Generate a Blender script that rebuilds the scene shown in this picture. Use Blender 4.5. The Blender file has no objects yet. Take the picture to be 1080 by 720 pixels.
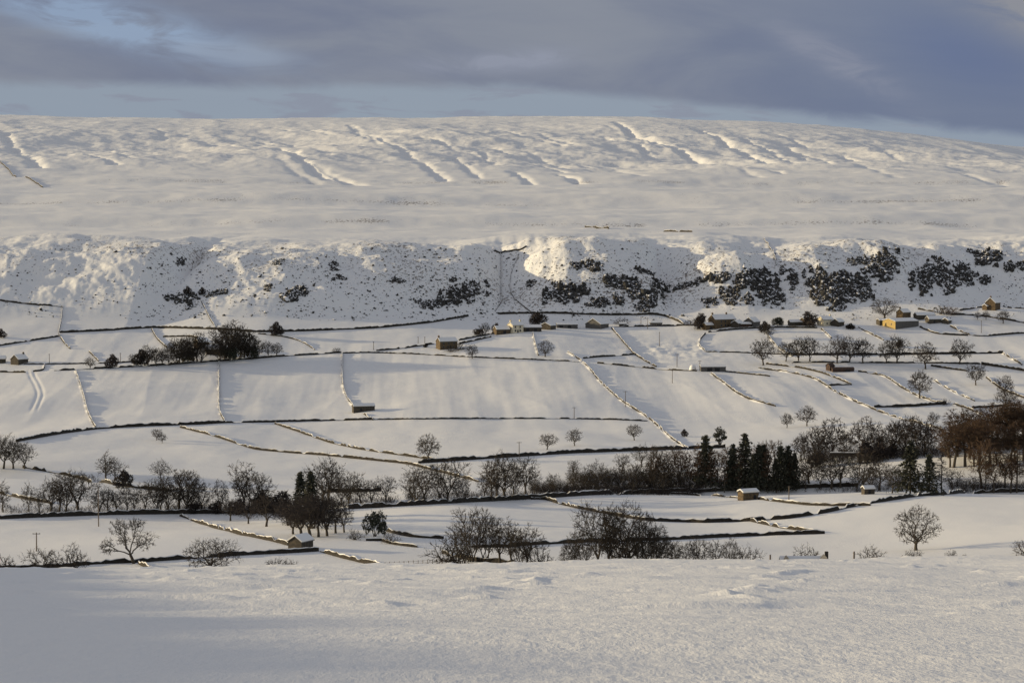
import bpy, math, random
import numpy as np
from mathutils import Vector

# ------------------------------------------------------------------ camera, world, sun, exposure
scene = bpy.context.scene
C = scene.collection
FPX, HORIZON = 2400.0, 230.0                 # focal length in photo pixels, photo row of the horizon
PITCH = math.atan((360 - HORIZON) / FPX)
cam_d = bpy.data.cameras.new('camera'); cam = bpy.data.objects.new('camera', cam_d); C.objects.link(cam)
cam_d.sensor_width = 36; cam_d.lens = 36 * FPX / 1080.0; cam_d.clip_start = 0.5; cam_d.clip_end = 60000
cam.location = (0, 0, 0); cam.rotation_euler = (math.radians(90) - PITCH, 0, 0)
scene.camera = cam

EXPO = 0.57
SUN_EL, SUN_BEYOND = 9.5, 11.0                # degrees above the horizon; degrees beyond due left
SKY = 0.13
scene.view_settings.view_transform = 'Standard'; scene.view_settings.look = 'None'
scene.view_settings.gamma = 1; scene.view_settings.exposure = EXPO
scene.view_settings.use_curve_mapping = False
el, az = math.radians(SUN_EL), math.radians(SUN_BEYOND)
to_sun = Vector((-math.cos(az) * math.cos(el), math.sin(az) * math.cos(el), math.sin(el)))
sun_d = bpy.data.lights.new('sun', 'SUN'); sun = bpy.data.objects.new('sun', sun_d); C.objects.link(sun)
sun_d.energy = 3.15; sun_d.angle = math.radians(0.55); sun_d.color = (1.0, 0.81, 0.50)
sun.rotation_euler = to_sun.to_track_quat('Z', 'Y').to_euler()

world = bpy.data.worlds.new('World'); scene.world = world; world.use_nodes = True
nt = world.node_tree; nt.nodes.clear()
def N(tree, kind, **kw):
    n = tree.nodes.new(kind)
    for k, v in kw.items():
        setattr(n, k, v)
    return n
def L(tree, a, b): tree.links.new(a, b)
def M(tree, op, a, b=None, c=None, clamp=False):
    n = tree.nodes.new('ShaderNodeMath'); n.operation = op; n.use_clamp = clamp
    for i, v in enumerate((a, b, c)):
        if v is None: continue
        if isinstance(v, (int, float)): n.inputs[i].default_value = v
        else: tree.links.new(v, n.inputs[i])
    return n.outputs[0]
def MIX(tree, f, a, b):
    n = tree.nodes.new('ShaderNodeMix'); n.data_type = 'RGBA'; n.clamp_factor = True
    for s, v in ((n.inputs[0], f), (n.inputs[6], a), (n.inputs[7], b)):
        if isinstance(v, (int, float)): s.default_value = v
        elif isinstance(v, tuple): s.default_value = (*v[:3], 1)
        else: tree.links.new(v, s)
    return n.outputs[2]
def SMOOTH(tree, x, lo, hi):
    n = tree.nodes.new('ShaderNodeMapRange'); n.interpolation_type = 'SMOOTHSTEP'
    n.inputs['From Min'].default_value = lo; n.inputs['From Max'].default_value = hi
    tree.links.new(x, n.inputs['Value']); return n.outputs[0]
def lin(r, g, b):
    f = lambda c: ((c / 255 + 0.055) / 1.055) ** 2.4 if c > 10 else c / 255 / 12.92
    return (f(r), f(g), f(b))
def skycol(r, g, b, k=1.0):
    s = k / (SKY * 2 ** EXPO); c = lin(r, g, b); return (c[0] * s, c[1] * s, c[2] * s)

sky = N(nt, 'ShaderNodeTexSky', sky_type='NISHITA', sun_disc=False)
sky.sun_elevation = el; sky.sun_rotation = math.atan2(to_sun.x, to_sun.y); sky.altitude = 400
sky.air_density = 1.0; sky.dust_density = 1.5; sky.ozone_density = 1.0
tc = N(nt, 'ShaderNodeTexCoord'); sep = N(nt, 'ShaderNodeSeparateXYZ'); L(nt, tc.outputs['Generated'], sep.inputs[0])
u = M(nt, 'ARCTAN2', sep.outputs[0], sep.outputs[1]); v = M(nt, 'ARCSINE', sep.outputs[2])
def cloud_noise(su, sv, off, detail=6, rough=0.55, dist=0.4):
    cb = N(nt, 'ShaderNodeCombineXYZ'); L(nt, M(nt, 'MULTIPLY', u, su), cb.inputs[0])
    L(nt, M(nt, 'ADD', M(nt, 'MULTIPLY', v, sv), M(nt, 'MULTIPLY', u, su * 0.25)), cb.inputs[1]); cb.inputs[2].default_value = off
    n = N(nt, 'ShaderNodeTexNoise'); n.inputs['Scale'].default_value = 1; n.inputs['Detail'].default_value = detail
    n.inputs['Roughness'].default_value = rough; n.inputs['Distortion'].default_value = dist
    L(nt, cb.outputs[0], n.inputs['Vector']); return n.outputs[0]
def blob(px, row, rx, ry, tilt=0.0):          # soft patch of sky centred on a direction
    cu, cv = (px - 540) / FPX, (HORIZON - row) / FPX
    du = M(nt, 'SUBTRACT', u, cu); dv = M(nt, 'SUBTRACT', M(nt, 'SUBTRACT', v, cv), M(nt, 'MULTIPLY', du, tilt))
    q = M(nt, 'ADD', M(nt, 'POWER', M(nt, 'ABSOLUTE', M(nt, 'DIVIDE', du, rx / FPX)), 2), M(nt, 'POWER', M(nt, 'ABSOLUTE', M(nt, 'DIVIDE', dv, ry / FPX)), 2))
    return M(nt, 'EXPONENT', M(nt, 'MULTIPLY', q, -1))
n1 = cloud_noise(9, 38, 1.3); n2 = cloud_noise(26, 80, 7.1, 8, 0.6, 0.8); n3 = cloud_noise(5, 14, 3.7, 3)
violet = MIX(nt, SMOOTH(nt, n1, 0.3, 0.72), skycol(117, 125, 145), skycol(136, 142, 154))
violet = MIX(nt, M(nt, 'MULTIPLY', SMOOTH(nt, u, 0.02, 0.2), 0.7), violet, skycol(106, 119, 146))
pale = skycol(146, 158, 172); blue = skycol(148, 169, 196)
# strip of clear pale sky along the horizon, thinner to the right
edge = M(nt, 'SUBTRACT', 0.0575, M(nt, 'MULTIPLY', M(nt, 'MAXIMUM', u, 0.0), 0.095))
edge = M(nt, 'ADD', edge, M(nt, 'MULTIPLY', M(nt, 'SUBTRACT', n2, 0.5), 0.007))
strip = SMOOTH(nt, M(nt, 'SUBTRACT', edge, v), -0.003, 0.0035)
col = MIX(nt, M(nt, 'MULTIPLY', strip, 0.9), violet, pale)
small = M(nt, 'MULTIPLY', SMOOTH(nt, cloud_noise(30, 150, 4.4, 4), 0.56, 0.68), 0.55)
col = MIX(nt, M(nt, 'MULTIPLY', small, strip), col, skycol(136, 140, 156))
# rift of blue upper left, a wisp in the middle, lighter grey bank upper right, blue lower right
def warped(b, amt=1.6):
    return M(nt, 'MULTIPLY', b, M(nt, 'ADD', 0.25, M(nt, 'MULTIPLY', SMOOTH(nt, n2, 0.3, 0.62), amt)), clamp=True)
col = MIX(nt, M(nt, 'MULTIPLY', warped(blob(120, 28, 120, 20, -0.22)), 0.75), col, blue)
col = MIX(nt, M(nt, 'MULTIPLY', warped(blob(240, 58, 60, 9, -0.1)), 0.6), col, skycol(148, 160, 178))
col = MIX(nt, M(nt, 'MULTIPLY', warped(blob(525, 66, 70, 10, 0.05)), 0.8), col, skycol(146, 152, 168))
col = MIX(nt, M(nt, 'MULTIPLY', warped(blob(880, 68, 60, 16, -0.5)), 0.5), col, skycol(146, 150, 164))
col = MIX(nt, M(nt, 'MULTIPLY', blob(1010, 62, 80, 34, -0.3), 0.6), col, skycol(100, 114, 148))
col = MIX(nt, M(nt, 'MULTIPLY', warped(blob(1075, 12, 95, 34, -0.45), 1.2), 0.8), col, skycol(146, 147, 152))
# the cloud bank stands low over the moor ahead; the rest of the dome is thinner broken cloud
bank = M(nt, 'SUBTRACT', 1.0, SMOOTH(nt, v, 0.10, 0.32)); bank = M(nt, 'MULTIPLY', bank, M(nt, 'SUBTRACT', 1.0, SMOOTH(nt, M(nt, 'ABSOLUTE', u), 0.5, 1.2)))
dome = MIX(nt, M(nt, 'MULTIPLY', SMOOTH(nt, n3, 0.3, 0.6), 0.85), sky.outputs[0], skycol(168, 162, 164))
final = MIX(nt, bank, dome, col)
bg = N(nt, 'ShaderNodeBackground'); bg.inputs['Strength'].default_value = SKY
wo = N(nt, 'ShaderNodeOutputWorld'); L(nt, final, bg.inputs[0]); L(nt, bg.outputs[0], wo.inputs[0])

# ------------------------------------------------------------------ numeric noise for the terrain
rs = np.random.RandomState(7)
PERM = rs.permutation(512); ANG = rs.rand(512) * 2 * np.pi; GX, GY = np.cos(ANG), np.sin(ANG)
def perlin(x, y):
    xi = np.floor(x).astype(np.int64); yi = np.floor(y).astype(np.int64); xf = x - xi; yf = y - yi
    def g(ix, iy, dx, dy):
        h = PERM[(PERM[ix & 511] + iy) & 511]; return GX[h] * dx + GY[h] * dy
    sx = xf * xf * xf * (xf * (xf * 6 - 15) + 10); sy = yf * yf * yf * (yf * (yf * 6 - 15) + 10)
    a = g(xi, yi, xf, yf); b = g(xi + 1, yi, xf - 1, yf); c = g(xi, yi + 1, xf, yf - 1); d = g(xi + 1, yi + 1, xf - 1, yf - 1)
    return ((a + sx * (b - a)) * (1 - sy) + (c + sx * (d - c)) * sy) * 1.5
def fbm(x, y, o=4, gain=0.5):
    s = 0; a = 1
    for i in range(o):
        s = s + a * perlin(x * 2 ** i + 13.7 * i, y * 2 ** i + 5.1 * i); a *= gain
    return s
def ridged(x, y, o=4):
    s = 0; a = 1
    for i in range(o):
        s = s + a * (1 - 2 * np.abs(perlin(x * 2 ** i + 9.3 * i, y * 2 ** i + 3.3 * i))); a *= 0.5
    return s
def sm(x, lo, hi):
    t = np.clip((x - lo) / (hi - lo), 0, 1); return t * t * (3 - 2 * t)
def row_z(row, Y):                           # height that stands at that photo row, at that distance
    return Y * math.tan(math.atan((360 - row) / FPX) - PITCH)

# valley profile straight ahead: (photo row, distance in metres)
PROF = [(604, 590), (597, 612), (588, 635), (578, 662), (565, 702), (551, 748), (541, 786), (530, 826), (520, 862), (505, 925), (490, 990),
        (475, 1055), (460, 1118), (445, 1178), (430, 1232), (415, 1284), (400, 1334), (385, 1384), (372, 1428), (360, 1470), (350, 1506), (341, 1543), (333, 1578),
        (316, 1604), (296, 1632), (278, 1660), (268, 1688), (260, 1728), (254, 1800), (246, 2030), (242, 2200), (228, 2262), (222.5, 2550), (219.5, 2700), (204.5, 2800), (200, 3300), (197, 3560), (188, 3650), (176, 4200), (160, 4900), (143, 5600), (129, 6250), (124, 6600)]
pY = np.array([30, 60, 110, 170, 250, 300, 360, 440, 520] + [p[1] for p in PROF] + [6900, 7500, 9000, 14000, 26000], float)
pZ = np.array([row_z(714, 30), row_z(650, 60), row_z(619, 110), row_z(602, 170), row_z(593, 250), -52, -66, -80, -88] +
              [row_z(*p) for p in PROF] + [300, 285, 200, 120, 60], float)
pY = np.concatenate([[-400, -60, 0, 14], pY]); pZ = np.concatenate([[30, 8, -1.75, -3.6], pZ])
dY = np.exp(np.linspace(math.log(1), math.log(27000), 6000))
dZ = np.interp(dY, pY, pZ); ker = np.exp(-0.5 * (np.arange(-30, 31) / 4.5) ** 2); ker /= ker.sum()
dZs = np.convolve(np.pad(dZ, 30, 'edge'), ker, 'valid')
def profile(Y): return np.where(Y < 1.2, np.interp(Y, pY, pZ), np.interp(Y, dY, dZs))

KNY = [-90, -20, 61, 80, 95, 120, 145, 205, 290, 340, 400]; KNH = [0, 28.6, 34.6, 34.4, 32.8, 32.0, 31.3, 29.7, 26.9, 14, 0]   # crest of an unseen knoll left of the frame, shaped to shade the foreground
def wx(px, Y): return (px - 540) / FPX * Y
# how far the scar edge stands forward (-) or back (+) of its mean line, along its length
SPUR_PX = [-1400, -400, -200, -90, -20, 60, 110, 165, 186, 200, 232, 262, 300, 380, 450, 500, 528, 546, 572, 596, 640, 680, 700, 716, 748, 780, 812, 832, 864, 900, 950, 975, 1000, 1040, 1100, 1200, 1500, 2500]
SPUR_W = [-60, -90, -60, -84, -78, -70, -84, -76, -30, 22, -54, -88, -74, -56, -34, -20, 34, 22, -22, -46, -34, -4, 44, 30, -26, -46, 10, -12, -46, -26, -14, 14, -10, 22, 30, 10, 30, 0]
BASE_W = [-60, -90, -60, -74, -66, -62, -64, -64, -50, -44, -58, -66, -66, -50, -22, 2, 12, 8, 4, 2, 2, 2, 8, 4, 0, -4, -2, -2, -2, -2, 0, 6, 24, 40, 60, 60, 60, 0]
sX = wx(np.array(SPUR_PX, float), 1640)
GULLY = [([(296, 158), (300, 165), (310, 170), (318, 177), (332, 182), (348, 188)], 9, 22), ([(355, 187), (368, 191), (388, 197)], 8, 22), ([(8, 148), (16, 160), (30, 172), (42, 182)], 9, 26),
         ([(650, 132), (668, 143), (700, 152), (738, 164), (790, 179)], 9, 26), ([(735, 138), (765, 149), (785, 158), (812, 170)], 8, 24), ([(400, 152), (420, 162), (436, 174)], 7, 22), ([(445, 176), (470, 190)], 7, 22), ([(885, 155), (925, 170), (945, 172)], 7, 24),
         ([(588, 184), (612, 196)], 6, 18), ([(540, 182), (560, 195)], 6, 18), ([(130, 168), (145, 165), (160, 172)], 7, 20), ([(830, 150), (845, 160), (880, 176)], 6, 22), ([(240, 148), (275, 148), (320, 158)], 5, 26), ([(90, 172), (125, 180)], 6, 20)]
_g = np.random.RandomState(31)
for _i in range(46):                         # many small side streams
    _x, _y = _g.uniform(-20, 1080), _g.uniform(134, 178); _n = _g.randint(3, 6); _sx, _sy = _g.uniform(6, 15), _g.uniform(2, 5.5)
    _y += max(0, (_x - 700)) * 0.045
    GULLY.append(([(_x + k * _sx + _g.normal() * 2.0, _y + k * _sy + _g.normal() * 0.8) for k in range(_n)], _g.uniform(2.5, 5.5), _g.uniform(16, 26)))
def carve(X, Y):                             # stream cuts in the moor
    out = np.zeros(np.shape(X))
    if out.ndim < 2: return out
    rows = np.where(Y[:, 0] > 3300)[0]
    if not len(rows): return out
    i0 = rows[0]; x, y = X[i0:], Y[i0:]; yy = np.arange(3300, 6600, 10.0); rr = 360 - FPX * np.tan(np.arctan(profile(yy) / yy) + PITCH)
    for pts, dep, wid in GULLY:
        Yg = [float(np.interp(-q[1], -rr, yy)) for q in pts]; Xg = [wx(q[0], g) for q, g in zip(pts, Yg)]
        d = np.full(x.shape, 1e9)
        for k in range(len(pts) - 1):
            ax, ay, bx, by = Xg[k], Yg[k], Xg[k + 1], Yg[k + 1]; L2 = (bx - ax) ** 2 + (by - ay) ** 2
            t_ = np.clip(((x - ax) * (bx - ax) + (y - ay) * (by - ay)) / L2, 0, 1); d = np.minimum(d, np.hypot(x - ax - t_ * (bx - ax), y - ay - t_ * (by - ay)))
        out[i0:] = np.maximum(out[i0:], dep * 0.62 * np.exp(-((d + 5 * perlin(x / 30, y / 60)) / (wid * 0.45)) ** 2) * (1 + 0.4 * perlin(x / 40, y / 90)))
    return out
def terrain(X, Y):
    X = np.asarray(X, float); Y = np.asarray(Y, float)
    jag = fbm(X / 46, Y / 300, 3) * 14
    wt = np.interp(X, sX, SPUR_W) + jag; wb = np.interp(X, sX, BASE_W)
    t = sm(Y, 1380, 1560) * (1 - sm(Y, 1790, 2150))
    k = sm(Y, 1560, 1700)
    Yw = Y - t * (wb * (1 - k) + wt * k)
    Z = profile(Yw)
    # the scar: rough, broken, gullied ground
    sc = sm(Yw, 1572, 1625) * (1 - sm(Yw, 1690, 1800))
    Z = Z + sc * (fbm(X / 75, Y / 60, 3) * 3.6 + ridged(X / 24 + Y / 90, Y / 40, 3) * 0.7 + fbm(X / 7, Y / 9, 3) * 0.55)
    Z = Z + sm(Yw, 1660, 1730) * (1 - sm(Yw, 1760, 2000)) * (fbm(X / 110, Y / 60, 3) * 5.0 + fbm(X / 14, Y / 20, 3) * 0.6)
    Z = Z + sm(Yw, 1625, 1705) * (1 - sm(Yw, 1850, 2150)) * fbm(X / 150 + 3, Y / 900, 2) * 5.5
    # drop the moor skyline to the right
    fade = sm(Y, 3600, 6400)
    Xr = X / np.maximum(Y, 1) * 6500
    drop = np.interp(Xr, [-6000, -1500, 300, 700, 1000, 1250, 1462, 2200, 4000, 8000], [-30, 0, 0, 10, 33, 60, 84, 150, 220, 260])
    Z = Z - drop * fade
    # moor and plateau relief
    m = sm(Y, 3620, 4300)
    a = X * 0.80 + Y * 0.24; b = -X * 0.35 + Y * 0.9
    Z = Z + m * (fbm(a / 620, b / 1100, 3) * 17 + ridged(a / 240 + 3, b / 900, 3) * 5.0 + ridged((X * 0.3 + Y * 0.2) / 60, (Y - X * 0.15) / 300, 4) * 1.9 + fbm(X / 60, Y / 90, 5) * 2.3 + fbm(X / 260, Y / 55, 3) * 2.2) * (0.4 + 0.6 * (1 - sm(Y, 5200, 6500)))
    p = sm(Y, 1780, 2100) * (1 - m)
    Z = Z + p * (fbm(X / 420, Y / 260, 3) * 4.0 + fbm(X / 70, Y / 60, 3) * 1.1 + fbm(X / 60, Y / 26, 4) * 0.5 + ridged(X / 420 + 7, Y / 90, 2) * 0.9)
    Z = Z - carve(X, Y)
    # valley fields
    f = sm(Y, 600, 700) * (1 - sm(Yw, 1540, 1600))
    Z = Z + f * (fbm(X / 150 + 2, Y / 170, 2) * 2.9 + fbm(X / 60 + 5, Y / 90, 2) * 0.55 + fbm(X / 34, Y / 190, 3) * 0.28 * sm(Y, 900, 1150) + fbm(X / 42, Y / 34, 3) * 0.2 + fbm(X / 8, Y / 8, 2) * 0.05)
    # lynchets: soft ridges running down the upper fields
    Z = Z + sm(Y, 1150, 1220) * (1 - sm(Y, 1420, 1480)) * ((np.maximum(0, ridged((X + Y * 0.12) / 52, Y / 420, 1)) ** 3 * 0.26) + fbm((X + Y * 0.05) / 15, Y / 260, 3) * 0.17)
    Z = Z + 0.9 * (fbm(X / 11, Y / 12, 3) + 0.3) * np.exp(-((X - 100) / 32.0) ** 2) * np.exp(-((Y - 1445) / 38.0) ** 2)   # trampled paddock
    Z = Z - 0.30 * sm(Y, 1200, 1225) * (1 - sm(Y, 1350, 1375)) * (np.exp(-((X + 0.2112 * Y + 2.5 * np.sin(Y / 30)) / 0.9) ** 2) + np.exp(-((X + 0.2112 * Y - 3.2 + 2.5 * np.sin(Y / 30)) / 0.9) ** 2))   # wheel tracks
    # river cut
    rY = 905 - X * 0.16
    Z = Z - 4.5 * np.exp(-((Y - rY) / 20.0) ** 2)
    # wooded hillock on the right, near right field rising
    Z = Z + 15.0 * np.exp(-(((X - 225) / 62.0) ** 2)) * np.exp(-(((Y - 955) / 60.0) ** 2))
    Z = Z + 5.0 * sm(X, 70, 190) * sm(Y, 560, 680) * (1 - sm(Y, 760, 900))
    # small knolls of the village side on the right, shaded hollow in the middle fields
    Z = Z + 9 * np.exp(-((X - 330) / 90.0) ** 2) * np.exp(-((Y - 1560) / 50.0) ** 2)
    Z = Z + 3.2 * np.exp(-((X - 20) / 55.0) ** 2) * np.exp(-((Y - 1290) / 110.0) ** 2)
    Z = Z + 3.0 * np.exp(-((X - 190) / 70.0) ** 2) * np.exp(-((Y - 1120) / 60.0) ** 2)
    # foreground pasture: tilt, drifts, wind ripples, and the unseen knoll added on the left for its shadow
    g = 1 - sm(Y, 300, 420)
    Z = Z + g * (X * 0.012 * sm(Y, 60, 240))
    g2 = g * sm(Y, 12, 30)
    Z = Z + g2 * (fbm(X / 26, Y / 30, 3) * 0.35 * sm(Y, 20, 90) + fbm(X / 5 + Y / 9, Y / 3.2, 3) * 0.035 + fbm(X / 1.1, Y / 0.55, 2) * 0.02 * (1 - sm(Y, 70, 180)) + fbm(X / 2.6 + Y / 7, Y / 4.0, 3) * 0.05 * sm(Y, 30, 90))
    dr = np.maximum(0, ridged(X / 17 + 4, Y / 13, 2) - 1.2); Z = Z + g2 * sm(Y, 50, 90) * dr * 0.75
    Z = Z + np.interp(Y, KNY, KNH) * (1 + 0.03 * perlin(Y / 14, X / 200)) * np.exp(-((X + 175) / 36.0) ** 2)
    return Z

# one sheet: a fan of columns from behind the camera to beyond the moor
APEX = 45.0
uc = np.linspace(-620, 620, 1180)
side = 620 * np.exp(np.linspace(0, 1, 80)[1:] * math.log(16.0))
U = np.concatenate([-side[::-1], uc, side]) / FPX
def span(a, b, n): return list(np.linspace(a, b, n, endpoint=False))
YS = np.array(span(-38, 16, 12) + list(np.exp(np.linspace(math.log(16), math.log(290), 520, endpoint=False))) + span(290, 570, 30) + span(570, 1540, 400)
              + span(1480 + 60, 1800, 170) + span(1800, 3650, 190) + span(3650, 6700, 340) + span(6700, 8000, 12) + span(8000, 26000, 10))
GXX = U[None, :] * (YS[:, None] + APEX); GYY = np.repeat(YS[:, None], len(U), 1)
GZZ = terrain(GXX, GYY)
def ground(X, Y):                            # bilinear height of the sheet
    X = np.asarray(X, float); Y = np.asarray(Y, float)
    i = np.clip(np.interp(Y, YS, np.arange(len(YS))), 0, len(YS) - 1.001); j = np.clip(np.interp(X / (Y + APEX), U, np.arange(len(U))), 0, len(U) - 1.001)
    i0 = i.astype(int); j0 = j.astype(int); a = i - i0; b = j - j0
    return (GZZ[i0, j0] * (1 - b) + GZZ[i0, j0 + 1] * b) * (1 - a) + (GZZ[i0 + 1, j0] * (1 - b) + GZZ[i0 + 1, j0 + 1] * b) * a
SY = np.concatenate([np.arange(560, 1500, 2.0), np.arange(1500, 1850, 1.0), np.arange(1850, 6700, 8.0)])
_c, _s = math.cos(PITCH), math.sin(PITCH)
def hits(px, row):                           # where sight lines meet the land beyond the brow
    px = np.atleast_1d(np.asarray(px, float)); row = np.atleast_1d(np.asarray(row, float))
    dx = (px - 540) / FPX; dz = -(row - 360) / FPX
    dy, dzz = _c + dz * _s, -_s + dz * _c
    kx, kz = dx / dy, dzz / dy
    X = kx[:, None] * SY; Zr = kz[:, None] * SY; G = ground(X, np.broadcast_to(SY, X.shape))
    above = G >= Zr; i = np.argmax(above, 1); none = ~above.any(1); i = np.where(none, len(SY) - 1, np.maximum(i, 1))
    r = np.arange(len(px)); d1 = (G - Zr)[r, i]; d0 = (G - Zr)[r, i - 1]
    t = np.where(np.abs(d1 - d0) > 1e-9, np.clip(-d0 / (d1 - d0), 0, 1), 0)
    Y = SY[i - 1] + (SY[i] - SY[i - 1]) * t
    return kx * Y, Y, ground(kx * Y, Y)
def at(px, row):
    X, Y, Z = hits([px], [row]); return Vector((X[0], Y[0], Z[0]))

def mesh_from(name, V, F, mats=(), smooth=False, mi=None):
    me = bpy.data.meshes.new(name)
    V = np.asarray(V, np.float32)
    if isinstance(F, np.ndarray):
        n, k = F.shape; me.vertices.add(len(V)); me.vertices.foreach_set('co', V.ravel())
        me.loops.add(n * k); me.loops.foreach_set('vertex_index', F.ravel().astype(np.int32))
        me.polygons.add(n); me.polygons.foreach_set('loop_start', (np.arange(n) * k).astype(np.int32)); me.polygons.foreach_set('loop_total', np.full(n, k, np.int32))
        me.update(calc_edges=True)
    else:
        me.from_pydata([tuple(map(float, p)) for p in V], [], [tuple(int(q) for q in f) for f in F])
    for m_ in mats: me.materials.append(m_)
    if mi is not None: me.polygons.foreach_set('material_index', np.asarray(mi, np.int32))
    if smooth: me.polygons.foreach_set('use_smooth', np.ones(len(me.polygons), bool))
    me.update(); return me
def link(name, me, parent=None, loc=None):
    o = bpy.data.objects.new(name, me); C.objects.link(o)
    if parent: o.parent = parent
    if loc is not None: o.location = loc
    return o
def tag(o, label=None, cat=None, group=None, kind=None):
    if label: o['label'] = label
    if cat: o['category'] = cat
    if group: o['group'] = group
    if kind: o['kind'] = kind
    return o
def empty(name, loc, rz=0.0):
    o = bpy.data.objects.new(name, None); o.empty_display_size = 1; C.objects.link(o); o.location = loc; o.rotation_euler = (0, 0, rz); return o

# ------------------------------------------------------------------ materials
def mat(name, base, rough=0.8, bump=None, var=None, snow=None, spec=0.3, obj_rand=0.0):
    """base colour with noise variation; bump=(scale, strength, distance); var=(scale, colour2, amount); snow=threshold of upward normal where snow lies"""
    m = bpy.data.materials.new(name); m.use_nodes = True; t = m.node_tree; t.nodes.clear()
    b = N(t, 'ShaderNodeBsdfPrincipled'); o = N(t, 'ShaderNodeOutputMaterial'); L(t, b.outputs[0], o.inputs[0])
    b.inputs['Roughness'].default_value = rough; b.inputs['Specular IOR Level'].default_value = spec
    tc = N(t, 'ShaderNodeTexCoord'); col = tuple(base)
    if var:
        n = N(t, 'ShaderNodeTexNoise'); n.inputs['Scale'].default_value = var[0]; n.inputs['Detail'].default_value = 4; L(t, tc.outputs['Object'], n.inputs['Vector'])
        col = MIX(t, SMOOTH(t, n.outputs[0], 0.38, 0.62), col, var[1])
    if obj_rand:
        oi = N(t, 'ShaderNodeObjectInfo'); h = N(t, 'ShaderNodeHueSaturation')
        L(t, M(t, 'ADD', 1 - obj_rand, M(t, 'MULTIPLY', oi.outputs['Random'], 2 * obj_rand)), h.inputs['Value'])
        if isinstance(col, tuple): h.inputs['Color'].default_value = (*col, 1)
        else: L(t, col, h.inputs['Color'])
        col = h.outputs[0]
    if snow is not None:
        g = N(t, 'ShaderNodeNewGeometry'); s = N(t, 'ShaderNodeSeparateXYZ'); L(t, g.outputs['True Normal'], s.inputs[0])
        n = N(t, 'ShaderNodeTexNoise'); n.inputs['Scale'].default_value = 0.6; L(t, tc.outputs['Object'], n.inputs['Vector'])
        k = SMOOTH(t, M(t, 'ADD', s.outputs[2], M(t, 'MULTIPLY', M(t, 'SUBTRACT', n.outputs[0], 0.5), 0.5)), snow - 0.04, snow + 0.04)
        col = MIX(t, k, col, (0.8, 0.8, 0.8))
    if isinstance(col, tuple): b.inputs['Base Color'].default_value = (*col, 1)
    else: L(t, col, b.inputs['Base Color'])
    if bump:
        n = N(t, 'ShaderNodeTexNoise'); n.inputs['Scale'].default_value = bump[0]; n.inputs['Detail'].default_value = 5; L(t, tc.outputs['Object'], n.inputs['Vector'])
        bp = N(t, 'ShaderNodeBump'); bp.inputs['Strength'].default_value = bump[1]; bp.inputs['Distance'].default_value = bump[2]
        L(t, n.outputs[0], bp.inputs['Height']); L(t, bp.outputs[0], b.inputs['Normal'])
    return m
SNOW = (0.81, 0.80, 0.775)
m_snow = mat('snow_on_walls', SNOW, 0.6, bump=(2.0, 0.3, 0.1))
m_stone = mat('drystone', (0.026, 0.022, 0.018), 0.9, bump=(3.0, 1.0, 0.3), var=(1.3, (0.040, 0.033, 0.024)))
m_rock = mat('gritstone_crag', (0.030, 0.029, 0.028), 0.9, var=(0.5, (0.065, 0.06, 0.052)), snow=0.66)
m_house = mat('sandstone_masonry', (0.08, 0.058, 0.035), 0.9, bump=(2.5, 0.5, 0.08), var=(1.2, (0.14, 0.10, 0.057)), obj_rand=0.12)
m_dark_house = mat('grey_stone_masonry', (0.055, 0.047, 0.038), 0.9, bump=(2.5, 0.5, 0.08), var=(1.2, (0.09, 0.075, 0.055)), obj_rand=0.12)
m_render_wall = mat('cream_render', (0.7, 0.62, 0.45), 0.8, var=(0.8, (0.62, 0.55, 0.4)))
m_yellow = mat('yellow_cladding', (0.42, 0.28, 0.07), 0.6, var=(0.5, (0.36, 0.25, 0.07)))
m_greyclad = mat('grey_cladding', (0.085, 0.08, 0.075), 0.6, var=(0.7, (0.11, 0.10, 0.09)))
m_slate = mat('stone_slate', (0.12, 0.115, 0.11), 0.8, bump=(1.5, 0.4, 0.1))
m_dark = mat('dark_opening', (0.015, 0.015, 0.017), 0.5)
m_glass = mat('window_glass', (0.03, 0.035, 0.045), 0.12, spec=0.6)
m_wood = mat('weathered_wood', (0.12, 0.095, 0.075), 0.85, var=(3, (0.17, 0.14, 0.11)))
m_rust = mat('rusty_boards', (0.09, 0.05, 0.035), 0.85, var=(1.2, (0.045, 0.032, 0.027)))
m_metal = mat('galvanised_metal', (0.35, 0.36, 0.37), 0.45)
m_pot = mat('clay_pot', (0.3, 0.14, 0.08), 0.8)
m_bark = mat('bark', (0.075, 0.062, 0.047), 0.95, obj_rand=0.15)
m_twig = mat('bare_twigs', (0.046, 0.037, 0.028), 0.95, obj_rand=0.28)
m_twig_b = mat('brown_twigs', (0.080, 0.050, 0.031), 0.95, obj_rand=0.22)
m_twig_d = mat('dark_twigs', (0.042, 0.034, 0.03), 0.95, obj_rand=0.22)
m_needle = mat('spruce_needles', (0.030, 0.034, 0.024), 0.9, var=(9, (0.045, 0.045, 0.03)), obj_rand=0.25)
m_ever = mat('evergreen_leaves', (0.042, 0.044, 0.03), 0.9, obj_rand=0.25)

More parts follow.
